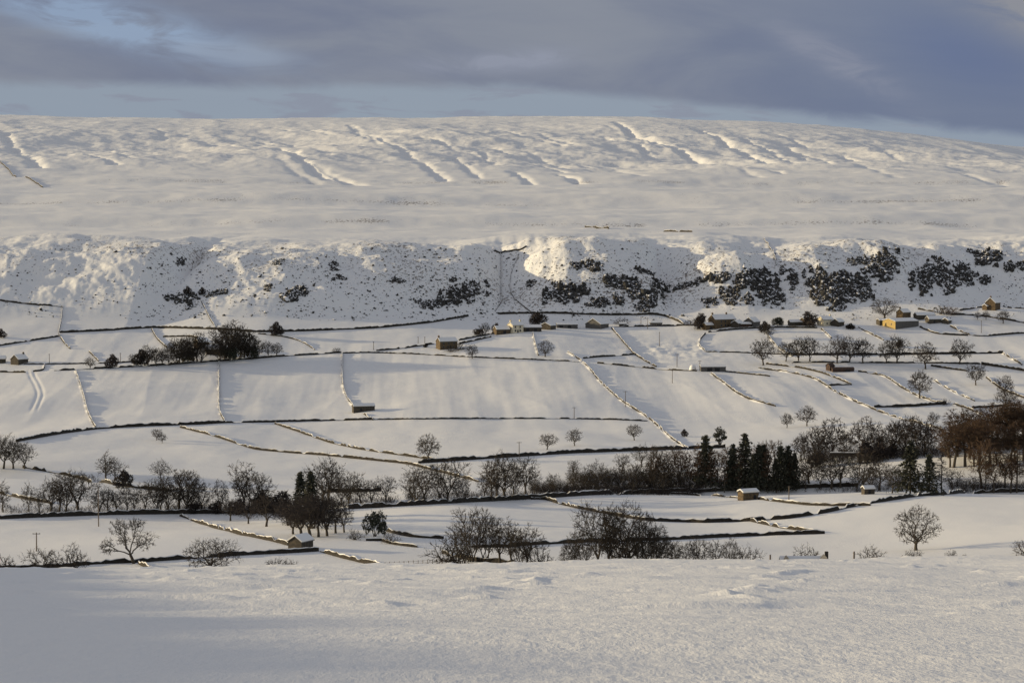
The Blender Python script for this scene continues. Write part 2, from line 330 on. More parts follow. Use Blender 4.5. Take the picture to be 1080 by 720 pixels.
# snow ground
mg = bpy.data.materials.new('snow_ground'); mg.use_nodes = True; t = mg.node_tree; t.nodes.clear()
b = N(t, 'ShaderNodeBsdfPrincipled'); o = N(t, 'ShaderNodeOutputMaterial'); L(t, b.outputs[0], o.inputs[0])
b.inputs['Roughness'].default_value = 0.62; b.inputs['Specular IOR Level'].default_value = 0.25
tc = N(t, 'ShaderNodeTexCoord'); at_ = N(t, 'ShaderNodeAttribute', attribute_name='scrub')
def gn(sx, sy, sz, detail=4, rough=0.55, off=0.0):
    mp = N(t, 'ShaderNodeMapping'); mp.inputs['Scale'].default_value = (sx, sy, sz); mp.inputs['Location'].default_value = (off, off, 0)
    L(t, tc.outputs['Object'], mp.inputs[0]); n = N(t, 'ShaderNodeTexNoise'); n.inputs['Scale'].default_value = 1; n.inputs['Detail'].default_value = detail; n.inputs['Roughness'].default_value = rough
    L(t, mp.outputs[0], n.inputs['Vector']); return n.outputs[0]
speck = gn(0.42, 0.30, 0.42, 5, 0.7); patch = gn(0.018, 0.012, 0.018, 3, 0.5, 5.0)
s_ = M(t, 'ADD', M(t, 'SUBTRACT', speck, 0.5), M(t, 'MULTIPLY', M(t, 'SUBTRACT', patch, 0.5), 0.35))
thr = M(t, 'SUBTRACT', 0.42, M(t, 'MULTIPLY', at_.outputs['Fac'], 0.37))
veg = M(t, 'MULTIPLY', SMOOTH(t, M(t, 'SUBTRACT', s_, thr), 0.0, 0.05), 0.85)
vegc = MIX(t, gn(0.2, 0.2, 0.2), (0.16, 0.115, 0.07), (0.08, 0.06, 0.045))
snowc = MIX(t, gn(0.01, 0.004, 0.01, 3, 0.5, 9.0), (0.83, 0.82, 0.79), (0.79, 0.785, 0.765))
L(t, MIX(t, veg, snowc, vegc), b.inputs['Base Color'])
fine = M(t, 'ADD', gn(9, 2.2, 9, 4, 0.65), M(t, 'MULTIPLY', gn(2.6, 0.7, 2.6, 4, 0.6, 3.0), 2.5)); mid = gn(0.9, 0.5, 0.9, 5, 0.65)
bp1 = N(t, 'ShaderNodeBump'); bp1.inputs['Strength'].default_value = 0.5; bp1.inputs['Distance'].default_value = 0.045; L(t, fine, bp1.inputs['Height'])
bp2 = N(t, 'ShaderNodeBump'); bp2.inputs['Strength'].default_value = 0.5; bp2.inputs['Distance'].default_value = 0.5; L(t, M(t, 'MULTIPLY', mid, at_.outputs['Fac']), bp2.inputs['Height']); L(t, bp1.outputs[0], bp2.inputs['Normal'])
L(t, bp2.outputs[0], b.inputs['Normal'])

ni, nj = GZZ.shape
idx = np.arange(ni * nj).reshape(ni, nj)
F = np.stack([idx[:-1, :-1], idx[:-1, 1:], idx[1:, 1:], idx[1:, :-1]], -1).reshape(-1, 4)
me = mesh_from('snow_ground', np.stack([GXX, GYY, GZZ], -1).reshape(-1, 3), F, [mg], True)
scr = 0.95 * sm(GYY, 1540, 1600) * (1 - sm(GYY, 1720, 1800)) + 0.5 * sm(GYY, 1790, 2000) * (1 - sm(GYY, 5600, 6600)) + 0.2 * sm(GYY, 3600, 4200)
scr = scr + 0.55 * sm(fbm(GXX / 70 + 11, GYY / 45, 3), 0.32, 0.75) * sm(GYY, 600, 700) * (1 - sm(GYY, 1500, 1560))
scr = scr + 0.22 * (sm(GYY, 2200, 2215) * (1 - sm(GYY, 2250, 2275)) + sm(GYY, 2700, 2720) * (1 - sm(GYY, 2780, 2810)) + sm(GYY, 3560, 3590) * (1 - sm(GYY, 3640, 3680)))  # grass on the steep terrace risers, thickened to paint them dimmer, as in shade
for yl, wd, am in ((2222, 8, 0.8), (2726, 9, 0.7), (3600, 16, 0.9), (1990, 5, 0.5), (2560, 6, 0.5)):      # heather along the lips of the terraces
    scr = scr + am * np.exp(-((GYY - yl - 25 * perlin(GXX / 400, GYY * 0 + yl)) / wd) ** 2) * sm(perlin(GXX / 90, GYY * 0 + yl * 0.37), -0.1, 0.25)
jn = GXX / GYY.clip(1) * FPX + 540
scr = scr + 0.75 * np.exp(-((jn - 130) / 75) ** 2) * np.exp(-((GYY - 1462) / 9) ** 2)      # rushes poking through in the left enclosures
attr = me.attributes.new('scrub', 'FLOAT', 'POINT'); attr.data.foreach_set('value', np.clip(scr, 0, 1).astype(np.float32).ravel())
tag(link('ground', me), 'snow covered dale floor, scar and moor', kind='structure')

# ------------------------------------------------------------------ trees
class MB:                                    # collects quads and triangles of one mesh
    def __init__(s): s.V = []; s.F = []; s.M = []
    def tube(s, pts, rad, n, mi=0):
        base = len(s.V); pts = [np.asarray(p, float) for p in pts]
        for i, p in enumerate(pts):
            d = pts[min(i + 1, len(pts) - 1)] - pts[max(i - 1, 0)]; d = d / (np.linalg.norm(d) + 1e-9)
            a = np.cross(d, (0, 0, 1.0) if abs(d[2]) < 0.9 else (1.0, 0, 0)); a /= np.linalg.norm(a) + 1e-9; c = np.cross(d, a)
            if i == len(pts) - 1 and rad[i] < 0.0009:
                s.V.append(p); break
            for k in range(n):
                w = 2 * math.pi * k / n; s.V.append(p + (a * math.cos(w) + c * math.sin(w)) * rad[i])
        m = len(pts) - 1; tip = rad[-1] < 0.0009
        for i in range(m):
            for k in range(n):
                a0 = base + i * n + k; a1 = base + i * n + (k + 1) % n
                if i == m - 1 and tip: s.F.append((a0, a1, base + m * n)); s.M.append(mi)
                else: s.F.append((a0, a1, a1 + n, a0 + n)); s.M.append(mi)
    def box(s, x0, x1, y0, y1, z0, z1, mi=0):
        b_ = len(s.V); s.V += [(x, y, z) for z in (z0, z1) for x, y in ((x0, y0), (x1, y0), (x1, y1), (x0, y1))]
        for f in ((0, 3, 2, 1), (4, 5, 6, 7), (0, 1, 5, 4), (1, 2, 6, 5), (2, 3, 7, 6), (3, 0, 4, 7)): s.F.append(tuple(b_ + q for q in f)); s.M.append(mi)
    def poly(s, pts, mi=0):
        b_ = len(s.V); s.V += [tuple(p) for p in pts]; s.F.append(tuple(range(b_, b_ + len(pts)))); s.M.append(mi)
    def mesh(s, name, mats, smooth=False): return mesh_from(name, s.V, s.F, mats, smooth, s.M)

def rot_dir(R, d, ang):                      # tilt a direction by ang in a random azimuth
    a = np.cross(d, R.normal(size=3)); a /= np.linalg.norm(a) + 1e-9
    return d * math.cos(ang) + a * math.sin(ang)
def split_points(R, P, k):                   # few rounds of k-means
    c = P[R.choice(len(P), k, replace=False)]
    for _ in range(4):
        a = np.argmin(((P[:, None] - c[None]) ** 2).sum(2), 1)
        for q in range(k):
            if (a == q).any(): c[q] = P[a == q].mean(0)
    return [P[a == q] for q in range(k) if (a == q).any()]
def curve(R, p, d, q, n, wob):
    L_ = np.linalg.norm(q - p); m = p + d * L_ * 0.45; out = [p]
    for i in range(1, n + 1):
        t_ = i / n; x = (1 - t_) ** 2 * p + 2 * t_ * (1 - t_) * m + t_ * t_ * q
        out.append(x + (R.normal(size=3) * wob * L_ if i < n else 0))
    return out
def fork(R, ml, mt, p, d, P, r0, thin, reach, side_twigs, top=False):
    n = len(P)
    if n <= 2:
        for q in P:
            pts = curve(R, p, d, q, 2, 0.08); mt.tube(pts, [thin * 1.25, thin, 0.0002], 3)
            dd = q - p; L_ = np.linalg.norm(dd) + 1e-6; dd = dd / L_
            for _ in range(side_twigs):
                f = R.uniform(0.25, 0.95); s0 = p + (q - p) * f; e = s0 + rot_dir(R, dd, R.uniform(0.4, 1.0)) * max(L_ * 0.5, 0.028) * R.uniform(0.6, 1.2)
                mt.tube([s0, e], [thin * 0.9, 0.0002], 3)
        return
    c = P.mean(0); q = p + (c - p) * R.uniform(reach * 0.8, reach * 1.15); ra = max(r0 * n ** 0.5, thin * 1.3)
    pts = curve(R, p, d, q, 3 if n > 12 else 2, 0.07); m = len(pts) - 1
    (ml if n > 40 else mt).tube(pts, [ra * (1 - 0.22 * i / m) for i in range(m + 1)], 6 if n > 120 else 4 if n > 25 else 3)
    nd = pts[-1] - pts[-2]; nd = nd / (np.linalg.norm(nd) + 1e-9)
    k = min(n, 3 if (n > 60 and R.rand() < 0.6) or R.rand() < 0.25 else 2)
    for G in split_points(R, P, k):
        gd = G.mean(0) - q; gd = gd / (np.linalg.norm(gd) + 1e-9); d2 = nd * 0.6 + gd * 0.7; d2 /= np.linalg.norm(d2) + 1e-9
        fork(R, ml, mt, q, d2, G, r0, thin, reach, side_twigs)
def crown_points(R, n, c, rx, rz, shell=0.45, flat=-1.0, holes=7, lump=0.22):
    out = []; ph = R.rand(3) * 6.28; H = [(R.normal(size=3)) for _ in range(holes)]; H = [h / np.linalg.norm(h) * R.uniform(0.5, 1.0) for h in H]
    while len(out) < n:
        v = R.normal(size=3); v /= np.linalg.norm(v); s = R.uniform(shell ** 2, 1) ** 0.5
        s *= 1 + lump * math.sin(3.1 * v[0] + ph[0]) * math.sin(3.7 * v[1] + ph[1] + 2 * v[2]) + lump * 0.5 * math.sin(7 * v[2] + 6 * v[0] + ph[2])
        w = v * s
        if w[2] < flat or any(np.linalg.norm(w - h) < 0.24 for h in H): continue
        out.append((c[0] + w[0] * rx, c[1] + w[1] * rx, c[2] + w[2] * rz))
    return np.array(out)
def tree_mesh(seed, n=760, c=(0, 0, 0.6), rx=0.42, rz=0.40, fork_z=0.2, lean=0.0, thin=0.0029, trad=0.030, shell=0.35, flat=-1.0, stems=1, side=4, reach=0.5, foot=0.05, first_k=5, lump=0.22):
    R = np.random.RandomState(seed); l, t = MB(), MB(); P = crown_points(R, n, c, rx, rz, shell, flat, lump=lump); r0 = trad / n ** 0.5
    if stems == 1:
        top = np.array([lean * fork_z, 0.0, fork_z]); ra = trad
        pts = [np.array([0, 0, -0.05]), np.array([0, 0, 0.02]) + 0, np.array([lean * fork_z * 0.4, 0.004, fork_z * 0.5]), top]
        l.tube(pts, [ra * 1.5, ra * 1.15, ra * 0.95, ra * 0.85], 8)
        G = split_points(R, P, first_k); 
        for g in G:
            gd = g.mean(0) - top; gd /= np.linalg.norm(gd); d = gd * 0.6 + np.array([0, 0, 0.6]); d /= np.linalg.norm(d)
            b0 = top - np.array([0, 0, R.uniform(0, 0.25) * fork_z]); fork(R, l, t, b0, d, g, r0 * 1.15, thin, reach, side)
    else:
        for g in split_points(R, P, stems):
            b0 = np.array([R.normal() * foot, R.normal() * foot, -0.04]); gd = g.mean(0) - b0; gd /= np.linalg.norm(gd); d = gd * 0.4 + np.array([0, 0, 0.8]); d /= np.linalg.norm(d)
            fork(R, l, t, b0, d, g, r0 * 1.1, thin, reach, side)
    return l, t
def shrub_mesh(seed, **k): return tree_mesh(seed, n=330, c=(0, 0, 0.3), rx=0.8, rz=0.68, flat=-0.35, stems=9, thin=0.006, trad=0.07, foot=0.12, shell=0.3, lump=0.3, **k)
def spruce_mesh(seed, width=0.22, layers=26, dens=1.0, bare=0.1):
    R = np.random.RandomState(seed); l, t = MB(), MB()
    l.tube([(0, 0, -0.04), (0.003, 0, 0.4), (0, 0.002, 0.97)], [0.016, 0.011, 0.003], 6)
    for i in range(layers):
        z = bare + (0.98 - bare) * (i / layers) ** 0.95; r = width * (1 - ((z - bare) / (1 - bare)) ** 1.15) * R.uniform(0.5, 1.3) + 0.012
        nb = max(5, int((7 + 9 * (1 - z)) * dens)); a0 = R.rand() * 6.28
        for k in range(nb):
            a = a0 + k * 6.283 / nb + R.normal() * 0.2; rr = r * R.uniform(0.6, 1.15); dx, dy = math.cos(a), math.sin(a); dr = -0.28 * rr
            l.tube([(0, 0, z), (dx * rr, dy * rr, z + dr)], [0.003, 0.001], 3)
            for q in range(int(9 * dens) + 1):            # hanging sprays of needles
                f = R.uniform(0.15, 1.05); w = 0.020 * R.uniform(0.6, 1.3); c = np.array([dx * rr * f, dy * rr * f, z + dr * f]) + R.normal(size=3) * 0.006
                v1 = R.normal(size=3) * w * 0.8 + np.array([dx, dy, -0.3]) * w; v2 = R.normal(size=3) * w * 0.7 + np.array([0, 0, -w * 0.9])
                t.poly([c - v1 * 0.6, c + v1, c + v2]); 
    return l, t
def larch_mesh(seed, width=0.13, bare=0.3):
    R = np.random.RandomState(seed); l, t = MB(), MB(); bx, by = R.normal() * 0.01, R.normal() * 0.01
    l.tube([(0, 0, -0.04), (bx, by, 0.5), (0, 0, 0.99)], [0.013, 0.010, 0.001], 6)
    for i in range(64):
        z = bare + (0.97 - bare) * i / 64 + R.normal() * 0.004; r = width * min(1.0, 1.25 * (1 - (z - bare) / (1 - bare)) ** 0.75) * R.uniform(0.7, 1.3) + 0.015
        a = R.rand() * 6.283; d = np.array([math.cos(a), math.sin(a), R.uniform(-0.1, 0.45)]); e = np.array([0, 0, z]) + d * r
        t.tube([(0, 0, z), e], [0.0028, 0.0002], 3)
        for q in range(22):
            f = R.uniform(0.15, 1); p = np.array([0, 0, z]) + d * r * f; dd = rot_dir(R, d, R.uniform(0.5, 1.3)); ln = r * 0.42 * R.uniform(0.5, 1.2)
            e2 = p + dd * ln + np.array([0, 0, -ln * 0.2]); t.tube([p, e2], [0.0026, 0.0002], 3)
            if q % 2: t.tube([p + (e2 - p) * 0.5, p + (e2 - p) * 0.5 + rot_dir(R, dd, 0.9) * ln * 0.5], [0.0022, 0.0002], 3)
    return l, t
def leafy_mesh(seed, lobes, leaf=0.03, n=2600, trunk=True):   # crown of leaf-sized faces spread through uneven lobes
    R = np.random.RandomState(seed); l, t = MB(), MB()
    for k, (cx, cy, cz, rx, rz) in enumerate(lobes):
        l.tube([(0, 0, -0.04), (cx * 0.4, cy * 0.4, cz * 0.5), (cx, cy, cz)], [0.028, 0.018, 0.006], 5)
        for q in range(n // len(lobes)):
            v = R.normal(size=3); v /= np.linalg.norm(v); rad = R.uniform(0.45, 1.0) ** 0.5 * (1 + 0.28 * math.sin(5 * v[0] + k) * math.cos(4 * v[2] + 2 * k))
            c = np.array([cx + v[0] * rx * rad, cy + v[1] * rx * rad, cz + v[2] * rz * rad]); a, b_ = R.normal(size=3) * leaf, R.normal(size=3) * leaf
            t.poly([c, c + a, c + b_])
    return l, t
def make_meshes(key, lt, bark, leafm):
    l, t = lt; return (l.mesh(key + '_trunk', [bark]), t.mesh(key + '_crown', [leafm]))
KINDS = {}
OAKS = []
for i in range(6):
    k = 'oak%d' % i; R0 = np.random.RandomState(200 + i)
    KINDS[k] = make_meshes(k, tree_mesh(20 + i, c=((i - 2.5) * 0.02, 0, 0.60), rx=0.46 + 0.03 * (i % 3), rz=0.39, fork_z=0.17 + 0.03 * (i % 2), lean=(i - 2.5) * 0.08, lump=0.26), m_bark, m_twig); OAKS.append(k)
for i in range(4):                           # stouter twigs for trees far up the dale
    KINDS['far%d' % i] = make_meshes('far%d' % i, tree_mesh(30 + i, n=780, c=((i - 1.5) * 0.03, 0, 0.59), rx=0.47 + 0.04 * (i % 2), rz=0.40, fork_z=0.16, lean=(i - 1.5) * 0.1, thin=0.0043, lump=0.26), m_bark, m_twig)
TALLS = []
for i in range(5):
    k = 'tall%d' % i
    KINDS[k] = make_meshes(k, tree_mesh(50 + i, n=640, c=(0, 0, 0.60), rx=0.28 + 0.02 * (i % 3), rz=0.41, fork_z=0.24, lean=(i - 2) * 0.08, trad=0.024, first_k=4, lump=0.3), m_bark, m_twig); TALLS.append(k)
WOODS = []
for i in range(5):
    k = 'wood%d' % i
    KINDS[k] = make_meshes(k, tree_mesh(80 + i, n=640, c=(0, 0, 0.66), rx=0.25 + 0.02 * (i % 3), rz=0.35, fork_z=0.38, lean=(i - 2) * 0.05, trad=0.019, first_k=4, lump=0.25), m_bark, m_twig_b); WOODS.append(k)
Rc = np.random.RandomState(5)
def lobed(seed, lobes, n, **kw):             # crown of several separate lobes
    R = np.random.RandomState(seed); l, t = MB(), MB(); f = kw['fork_z']; top = np.array([kw['lean'] * f, 0, f]); ra = kw['trad']
    l.tube([(0, 0, -0.05), (0, 0, 0.02), top * 0.5 + np.array([0.01, 0, 0]), top], [ra * 1.5, ra * 1.1, ra, ra * 0.9], 8)
    for c, rx, rz, w in lobes:
        P = crown_points(R, int(n * w), c, rx, rz, 0.3, lump=0.3); gd = P.mean(0) - top; gd /= np.linalg.norm(gd); d = gd * 0.7 + np.array([0, 0, 0.5]); d /= np.linalg.norm(d)
        fork(R, l, t, top, d, P, ra / n ** 0.5 * 1.1, 0.0026, 0.5, 4)
    return l, t
KINDS['crooked'] = make_meshes('crooked', lobed(7, [((-0.30, 0, 0.80), 0.22, 0.19, 0.24), ((-0.55, 0.05, 0.38), 0.20, 0.20, 0.2), ((0.05, -0.05, 0.86), 0.20, 0.14, 0.18), ((0.20, 0, 0.50), 0.26, 0.24, 0.26), ((-0.2, 0.1, 0.5), 0.16, 0.16, 0.12)], 1250, fork_z=0.2, lean=-0.35, trad=0.032), m_bark, m_twig)
KINDS['domed'] = make_meshes('domed', tree_mesh(121, n=1000, c=(0, 0, 0.56), rx=0.53, rz=0.44, fork_z=0.15, trad=0.036, first_k=7, lump=0.12, shell=0.5), m_bark, m_twig)
KINDS['broad'] = make_meshes('broad', tree_mesh(131, n=1100, c=(0, 0, 0.47), rx=0.84, rz=0.52, flat=-0.75, fork_z=0.10, trad=0.045, first_k=8, lump=0.16, shell=0.3, thin=0.0036), m_bark, m_twig)
for i in range(3): KINDS['shrub%d' % i] = make_meshes('shrub%d' % i, shrub_mesh(140 + i), m_bark, m_twig)
KINDS['multi'] = make_meshes('multi', tree_mesh(150, n=1000, thin=0.0026, c=(0, 0, 0.58), rx=0.46, rz=0.44, flat=-0.8, stems=7, foot=0.03, trad=0.034, shell=0.4), m_bark, m_twig)
KINDS['multi1'] = make_meshes('multi1', tree_mesh(151, n=950, thin=0.0026, c=(0, 0, 0.57), rx=0.42, rz=0.45, flat=-0.8, stems=5, foot=0.03, trad=0.032, shell=0.4), m_bark, m_twig)
for i in range(3): KINDS['spruce%d' % i] = make_meshes('spruce%d' % i, spruce_mesh(160 + i, 0.25 + 0.03 * i, layers=22, bare=0.14), m_bark, m_needle)
for i in range(4): KINDS['larch%d' % i] = make_meshes('larch%d' % i, larch_mesh(170 + i, 0.12 + 0.02 * (i % 2), 0.28 + 0.05 * (i % 2)), m_bark, m_twig_b)
KINDS['pine'] = make_meshes('pine', leafy_mesh(181, [(-0.16, 0, 0.72, 0.17, 0.14), (0.08, 0.05, 0.86, 0.17, 0.13), (0.22, 0, 0.62, 0.15, 0.11), (-0.22, 0.05, 0.50, 0.13, 0.10), (0.02, -0.1, 0.62, 0.12, 0.12), (0.05, 0, 0.38, 0.16, 0.07)], 0.028, 2200), m_bark, m_needle)
KINDS['leafy'] = make_meshes('leafy', leafy_mesh(182, [(-0.3, 0, 0.5, 0.32, 0.36), (0.25, 0.1, 0.6, 0.36, 0.36), (0, -0.1, 0.72, 0.3, 0.28), (0.42, 0, 0.36, 0.24, 0.26)], 0.045, 2400), m_bark, m_ever)
KINDS['leafy1'] = make_meshes('leafy1', leafy_mesh(183, [(-0.2, 0, 0.35, 0.3, 0.3), (0.25, 0.1, 0.42, 0.3, 0.36), (0, -0.1, 0.66, 0.24, 0.32)], 0.05, 1800), m_bark, m_twig_d)
first = {}
NTREE = [0]
def place(kind, loc, H, label, name='bare_tree', cat='tree', group=None, wide=1.0, crown_mat=None, rz=None):
    random.seed(NTREE[0] * 7 + 3); NTREE[0] += 1
    tr, cr = KINDS[kind]
    if crown_mat:
        key = (kind, crown_mat.name)
        if key not in first: cr2 = cr.copy(); cr2.materials[0] = crown_mat; first[key] = cr2
        cr = first[key]
    r = empty(name, loc, random.uniform(0, 6.28) if rz is None else rz); r.scale = (H * wide, H * wide, H)
    link('trunk', tr, r); link('crown', cr, r)
    tag(r, label, cat, group); return r
def tree(kind, px, row, hpx, label, **kw):   # a tree standing where the photo row meets the land
    if row < 487 and kind[:-1] in ('oak', 'tall'): kind = 'far%d' % (int(px * 7) % 4)
    if row < 460: hpx *= 1.08
    X, Y, Z = hits([px], [row]); return place(kind, (X[0], Y[0], Z[0] - 0.1), hpx * Y[0] / FPX, label, **kw)

ORD = ['first', 'second', 'third', 'fourth', 'fifth', 'sixth', 'seventh', 'eighth', 'ninth', 'tenth', 'eleventh', 'twelfth', 'thirteenth', 'fourteenth', 'fifteenth', 'sixteenth', 'seventeenth', 'eighteenth', 'nineteenth', 'twentieth']
def row_of(kinds, items, what, where, group, **kw):
    items = sorted(items)
    for i, it in enumerate(items):
        px, row, h = it[:3]; kind = it[3] if len(it) > 3 else kinds[(i * 7 + int(px * 3)) % len(kinds)]
        o_ = 'leftmost' if i == 0 else 'rightmost' if i == len(items) - 1 and len(items) > 1 else '%s from left' % ORD[i]
        tree(kind, px, row, h, '%s %s, %s' % (what, where, o_), group=group, **kw)

# lone trees and shrubs
tree('crooked', 141, 594, 50, 'crooked wide spreading bare tree at the bend of the near left wall', rz=0.3)
tree('broad', 222, 602, 38, 'low broad domed bare tree half behind the brow, left of the small gabled hut')
for px, row, h, k, lb in ((45, 600, 25, 'shrub0', 'pale twiggy shrub behind the near left wall, left one of the two beside each other'), (76, 600, 27, 'shrub1', 'pale twiggy shrub behind the near left wall, right one of the two beside each other'),
                       (6, 601, 18, 'shrub2', 'dark rounded shrub at the left end of the near wall'), (292, 604, 18, 'shrub0', 'low sparse shrub poking from the brow below the gabled hut'), (305, 604, 15, 'shrub1', 'smallest sparse shrub on the brow just right of another below the gabled hut'),
                       (850, 598, 24, 'shrub1', 'spreading shrub growing between the gables of the hidden house roof'), (918, 595, 22, 'shrub2', 'upright fan shaped shrub on the brow beside a short post'), (963, 592, 14, 'shrub0', 'small pale shrub on the brow under the big lone round tree'),
                       (1004, 590, 11, 'shrub1', 'low flat dark bush on the brow right of the lone round tree'), (1017, 589, 6, 'shrub2', 'tiny dark bush on the brow touching the low flat bush'), (411, 573, 14, 'shrub2', 'small dark shrub by the stone trough left of the dark conifer like tree')):
    tree(k, px, row, h, lb, name='shrub', cat='shrub', group='shrubs along the brow of the near slope')
tree('shrub0', 1083, 586, 20, 'leafless bush cut by the right edge of the picture on the brow', name='shrub', cat='shrub')
tree('domed', 966, 580, 49, 'large lone round crowned bare tree in the near right field', wide=1.0, rz=2.0)
tree('oak1', 452, 485, 28, 'lone round bare tree beside the left end of the straight dark field wall', wide=1.05)
tree('oak2', 577, 474, 18, 'low rounded bare tree in the middle field, leftmost of three small ones', wide=1.15, group='three small trees in the middle field')
tree('oak3', 606, 470, 19, 'bare tree on a snowy mound in the middle field, between two other small ones', group='three small trees in the middle field')
tree('oak4', 669, 464, 18, 'bare tree in the middle field nearest to the long diagonal wall', group='three small trees in the middle field')
tree('pine', 759, 472, 22, 'dark scots pine at the right end of the straight dark field wall', name='pine_tree')
tree('oak5', 830, 451, 15, 'small dark bare tree on the shaded bank, left of its taller neighbour', crown_mat=m_twig_d)
tree('tall1', 851, 449, 20, 'taller dark tree on the shaded bank right of a small one', crown_mat=m_twig_d, wide=1.1)
tree('oak0', 805, 385, 27, 'big spreading bare tree below the middle farm where walls meet')
row_of(OAKS, [(829, 381, 20), (842, 382, 25), (854, 381, 25)], 'bare tree', 'in the clump just right of the big spreading field tree', 'clump of trees left of the ruined barn')
row_of(OAKS, [(883, 383, 27), (896, 382, 26), (910, 383, 25)], 'rounded dark bare tree', 'on the long wall above the ruined barn', 'trees on the wall above the ruined barn', crown_mat=m_twig_d)
for px, row, h, k, lb in ((946, 383, 28, 'oak3', 'full crowned bare tree on the long wall below the yellow gabled barn'), (935, 383, 22, 'tall2', 'slim pale bare tree touching the full crowned one below the yellow barn'), (976, 389, 27, 'tall0', 'narrow crowned bare tree where a wall ends below the yellow barn'),
                       (1012, 384, 25, 'oak5', 'bare tree on the long wall furthest right of those in line'), (970, 420, 28, 'oak4', 'bare tree on the snow banked diagonal wall in the right fields'), (1029, 406, 22, 'oak1', 'leaning bare tree against the steep short wall at right'),
                       (1060, 418, 21, 'oak2', 'upper of two bare trees one above the other near the right edge'), (1061, 434, 24, 'oak0', 'lower of two bare trees one above the other near the right edge'), (984, 449, 14, 'oak5', 'small dark tree on the diagonal wall above the riverside woods'),
                       (996, 427, 7, 'shrub1', 'tiny bush at the wall end in the right fields'), (575, 376, 17, 'domed', 'round bare tree against the wall below the white farmhouse'), (498, 378, 14, 'oak3', 'small pale bare tree on the wall below the two storey stone house'),
                       (292, 354, 14, 'leafy1', 'small dark evergreen on the wall under the scar'), (933, 336, 21, 'domed', 'very wide domed bare tree at the foot of the crag behind the yellow barn'), (948, 366, 8, 'leafy1', 'dark bush on the wall just below the yellow gabled barn'),
                       (165, 464, 13, 'oak1', 'windswept dark tree by the wall in the left middle field'), (171, 467, 11, 'oak4', 'lower windswept dark tree joined to another in the left middle field'), (722, 460, 8, 'leafy1', 'dark bush on the foot of the long diagonal wall'),
                       (810, 357, 15, 'oak2', 'small bare tree on the lit wall right of the middle farm'), (355, 372, 6, 'shrub0', 'tiny shrub on the wall corner in the upper middle fields')):
    tree(k, px, row, h, lb, name='shrub' if k.startswith(('shrub', 'leafy')) else 'bare_tree', cat='shrub' if k.startswith(('shrub', 'leafy')) else 'tree', wide=1.35 if px == 933 else 1.0, crown_mat=m_twig_d if px in (165, 171, 1061, 1060, 984) else None)
# left farmstead trees
row_of(OAKS, [(95, 389, 12), (118, 388, 14, 'leafy1')], 'small rounded tree', 'by the track left of the farm copse', 'small trees by the track', )
row_of(OAKS, [(141, 386, 13), (149, 386, 17, 'leafy1'), (156, 386, 21), (165, 386, 19), (171, 385, 14)], 'small bare tree', 'in the clump left of the dark farm copse', 'clump left of the farm copse')
row_of(['multi', 'multi1'], [(179, 385, 20), (186, 384, 24), (194, 383, 22), (203, 382, 26), (212, 382, 22), (231, 381, 22), (241, 379, 27), (253, 378, 24), (263, 378, 24), (271, 377, 18)], 'dense brown tree', 'in the farm copse under the scar', 'trees of the farm copse', wide=1.3)
row_of(['leafy'], [(198, 382, 12), (240, 380, 14), (262, 378, 13)], 'low dark evergreen', 'under the brown trees of the farm copse', 'evergreens of the farm copse', name='evergreen_bush', wide=1.3)
row_of(TALLS, [(189, 384, 27), (208, 382, 30), (237, 380, 37), (247, 379, 38), (258, 378, 30)], 'thin bare tree', 'rising out of the dark evergreen farm copse', 'bare trees in the farm copse')
row_of(OAKS, [(283, 376, 15), (292, 376, 14)], 'small round bare tree', 'standing just right of the farm copse', 'two small trees beside the farm copse')
# trees along the left track
row_of(OAKS, [(-6, 494, 36), (4, 494, 38), (14, 494, 33), (26, 494, 28)], 'bare tree', 'in the clump at the left edge by the sloping wall', 'clump at the left edge')
tree('tall3', 112, 508, 32, 'tall bare tree above the sloping wall in the left middle field', wide=1.2)
tree('leafy1', 130, 514, 19, 'dense dark round tree overlapping the sloping wall on the left', name='evergreen_tree', wide=1.1)
tree('oak1', 121, 507, 25, 'leaning bare tree between the tall one and the dense dark one on the left')
tree('oak5', 170, 506, 22, 'single small bare tree above the sloping wall, apart on the left')

# riverside belts, left to right
R_ = np.random.RandomState(3)
def belt(xs, row_f, h_lo, h_hi, kinds, what, where, group, jit=2.0, **kw):
    items = [(x + R_.uniform(-3, 3), row_f(x) + R_.uniform(-jit, jit), h_lo * 0.85 + (h_hi * 1.2 - h_lo * 0.85) * R_.uniform(0, 1) ** 1.3) for x in xs if R_.rand() < 0.84 or len(xs) < 6 or 'conifer' in what or 'brown' in what]
    for k in range(0, len(items), 20): row_of(kinds, items[k:k + 20], what, where if k == 0 else where + ' further on', group, **kw)
belt([2, 11, 22, 32, 42, 53, 63, 72, 84, 93, 103, 113, 123, 134, 144, 153, 163], lambda x: 540.5, 24, 42, OAKS + TALLS, 'bare riverside tree', 'behind the dark road wall at far left', 'left riverside trees', 1.6)
belt([170, 178, 186, 195, 204, 214, 224, 233, 243, 255, 266, 277], lambda x: 540, 36, 50, TALLS + OAKS, 'taller bare riverside tree', 'left of the two spruces', 'riverside trees left of the spruces', 1.8)
row_of(OAKS, [(243, 549, 26), (262, 552, 26), (281, 555, 36)], 'dark spreading bare tree', 'before the road wall left of the spruces', 'dark trees in front of the wall', crown_mat=m_twig_d, wide=1.15)
row_of(['leafy1'], [(205, 541, 13), (228, 541, 14), (250, 542, 17), (275, 540, 22), (295, 541, 24)], 'dark low thicket bush', 'under the riverside trees left of the spruces', 'low bushes under the left riverside trees', name='thicket_bush', wide=1.3)
tree('spruce0', 317, 550, 56, 'dark spruce, left one of the pair in the riverside clump', name='spruce_tree', group='two spruces of the riverside clump')
tree('spruce1', 328, 552, 59, 'dark spruce, right one of the pair in the riverside clump', name='spruce_tree', group='two spruces of the riverside clump')
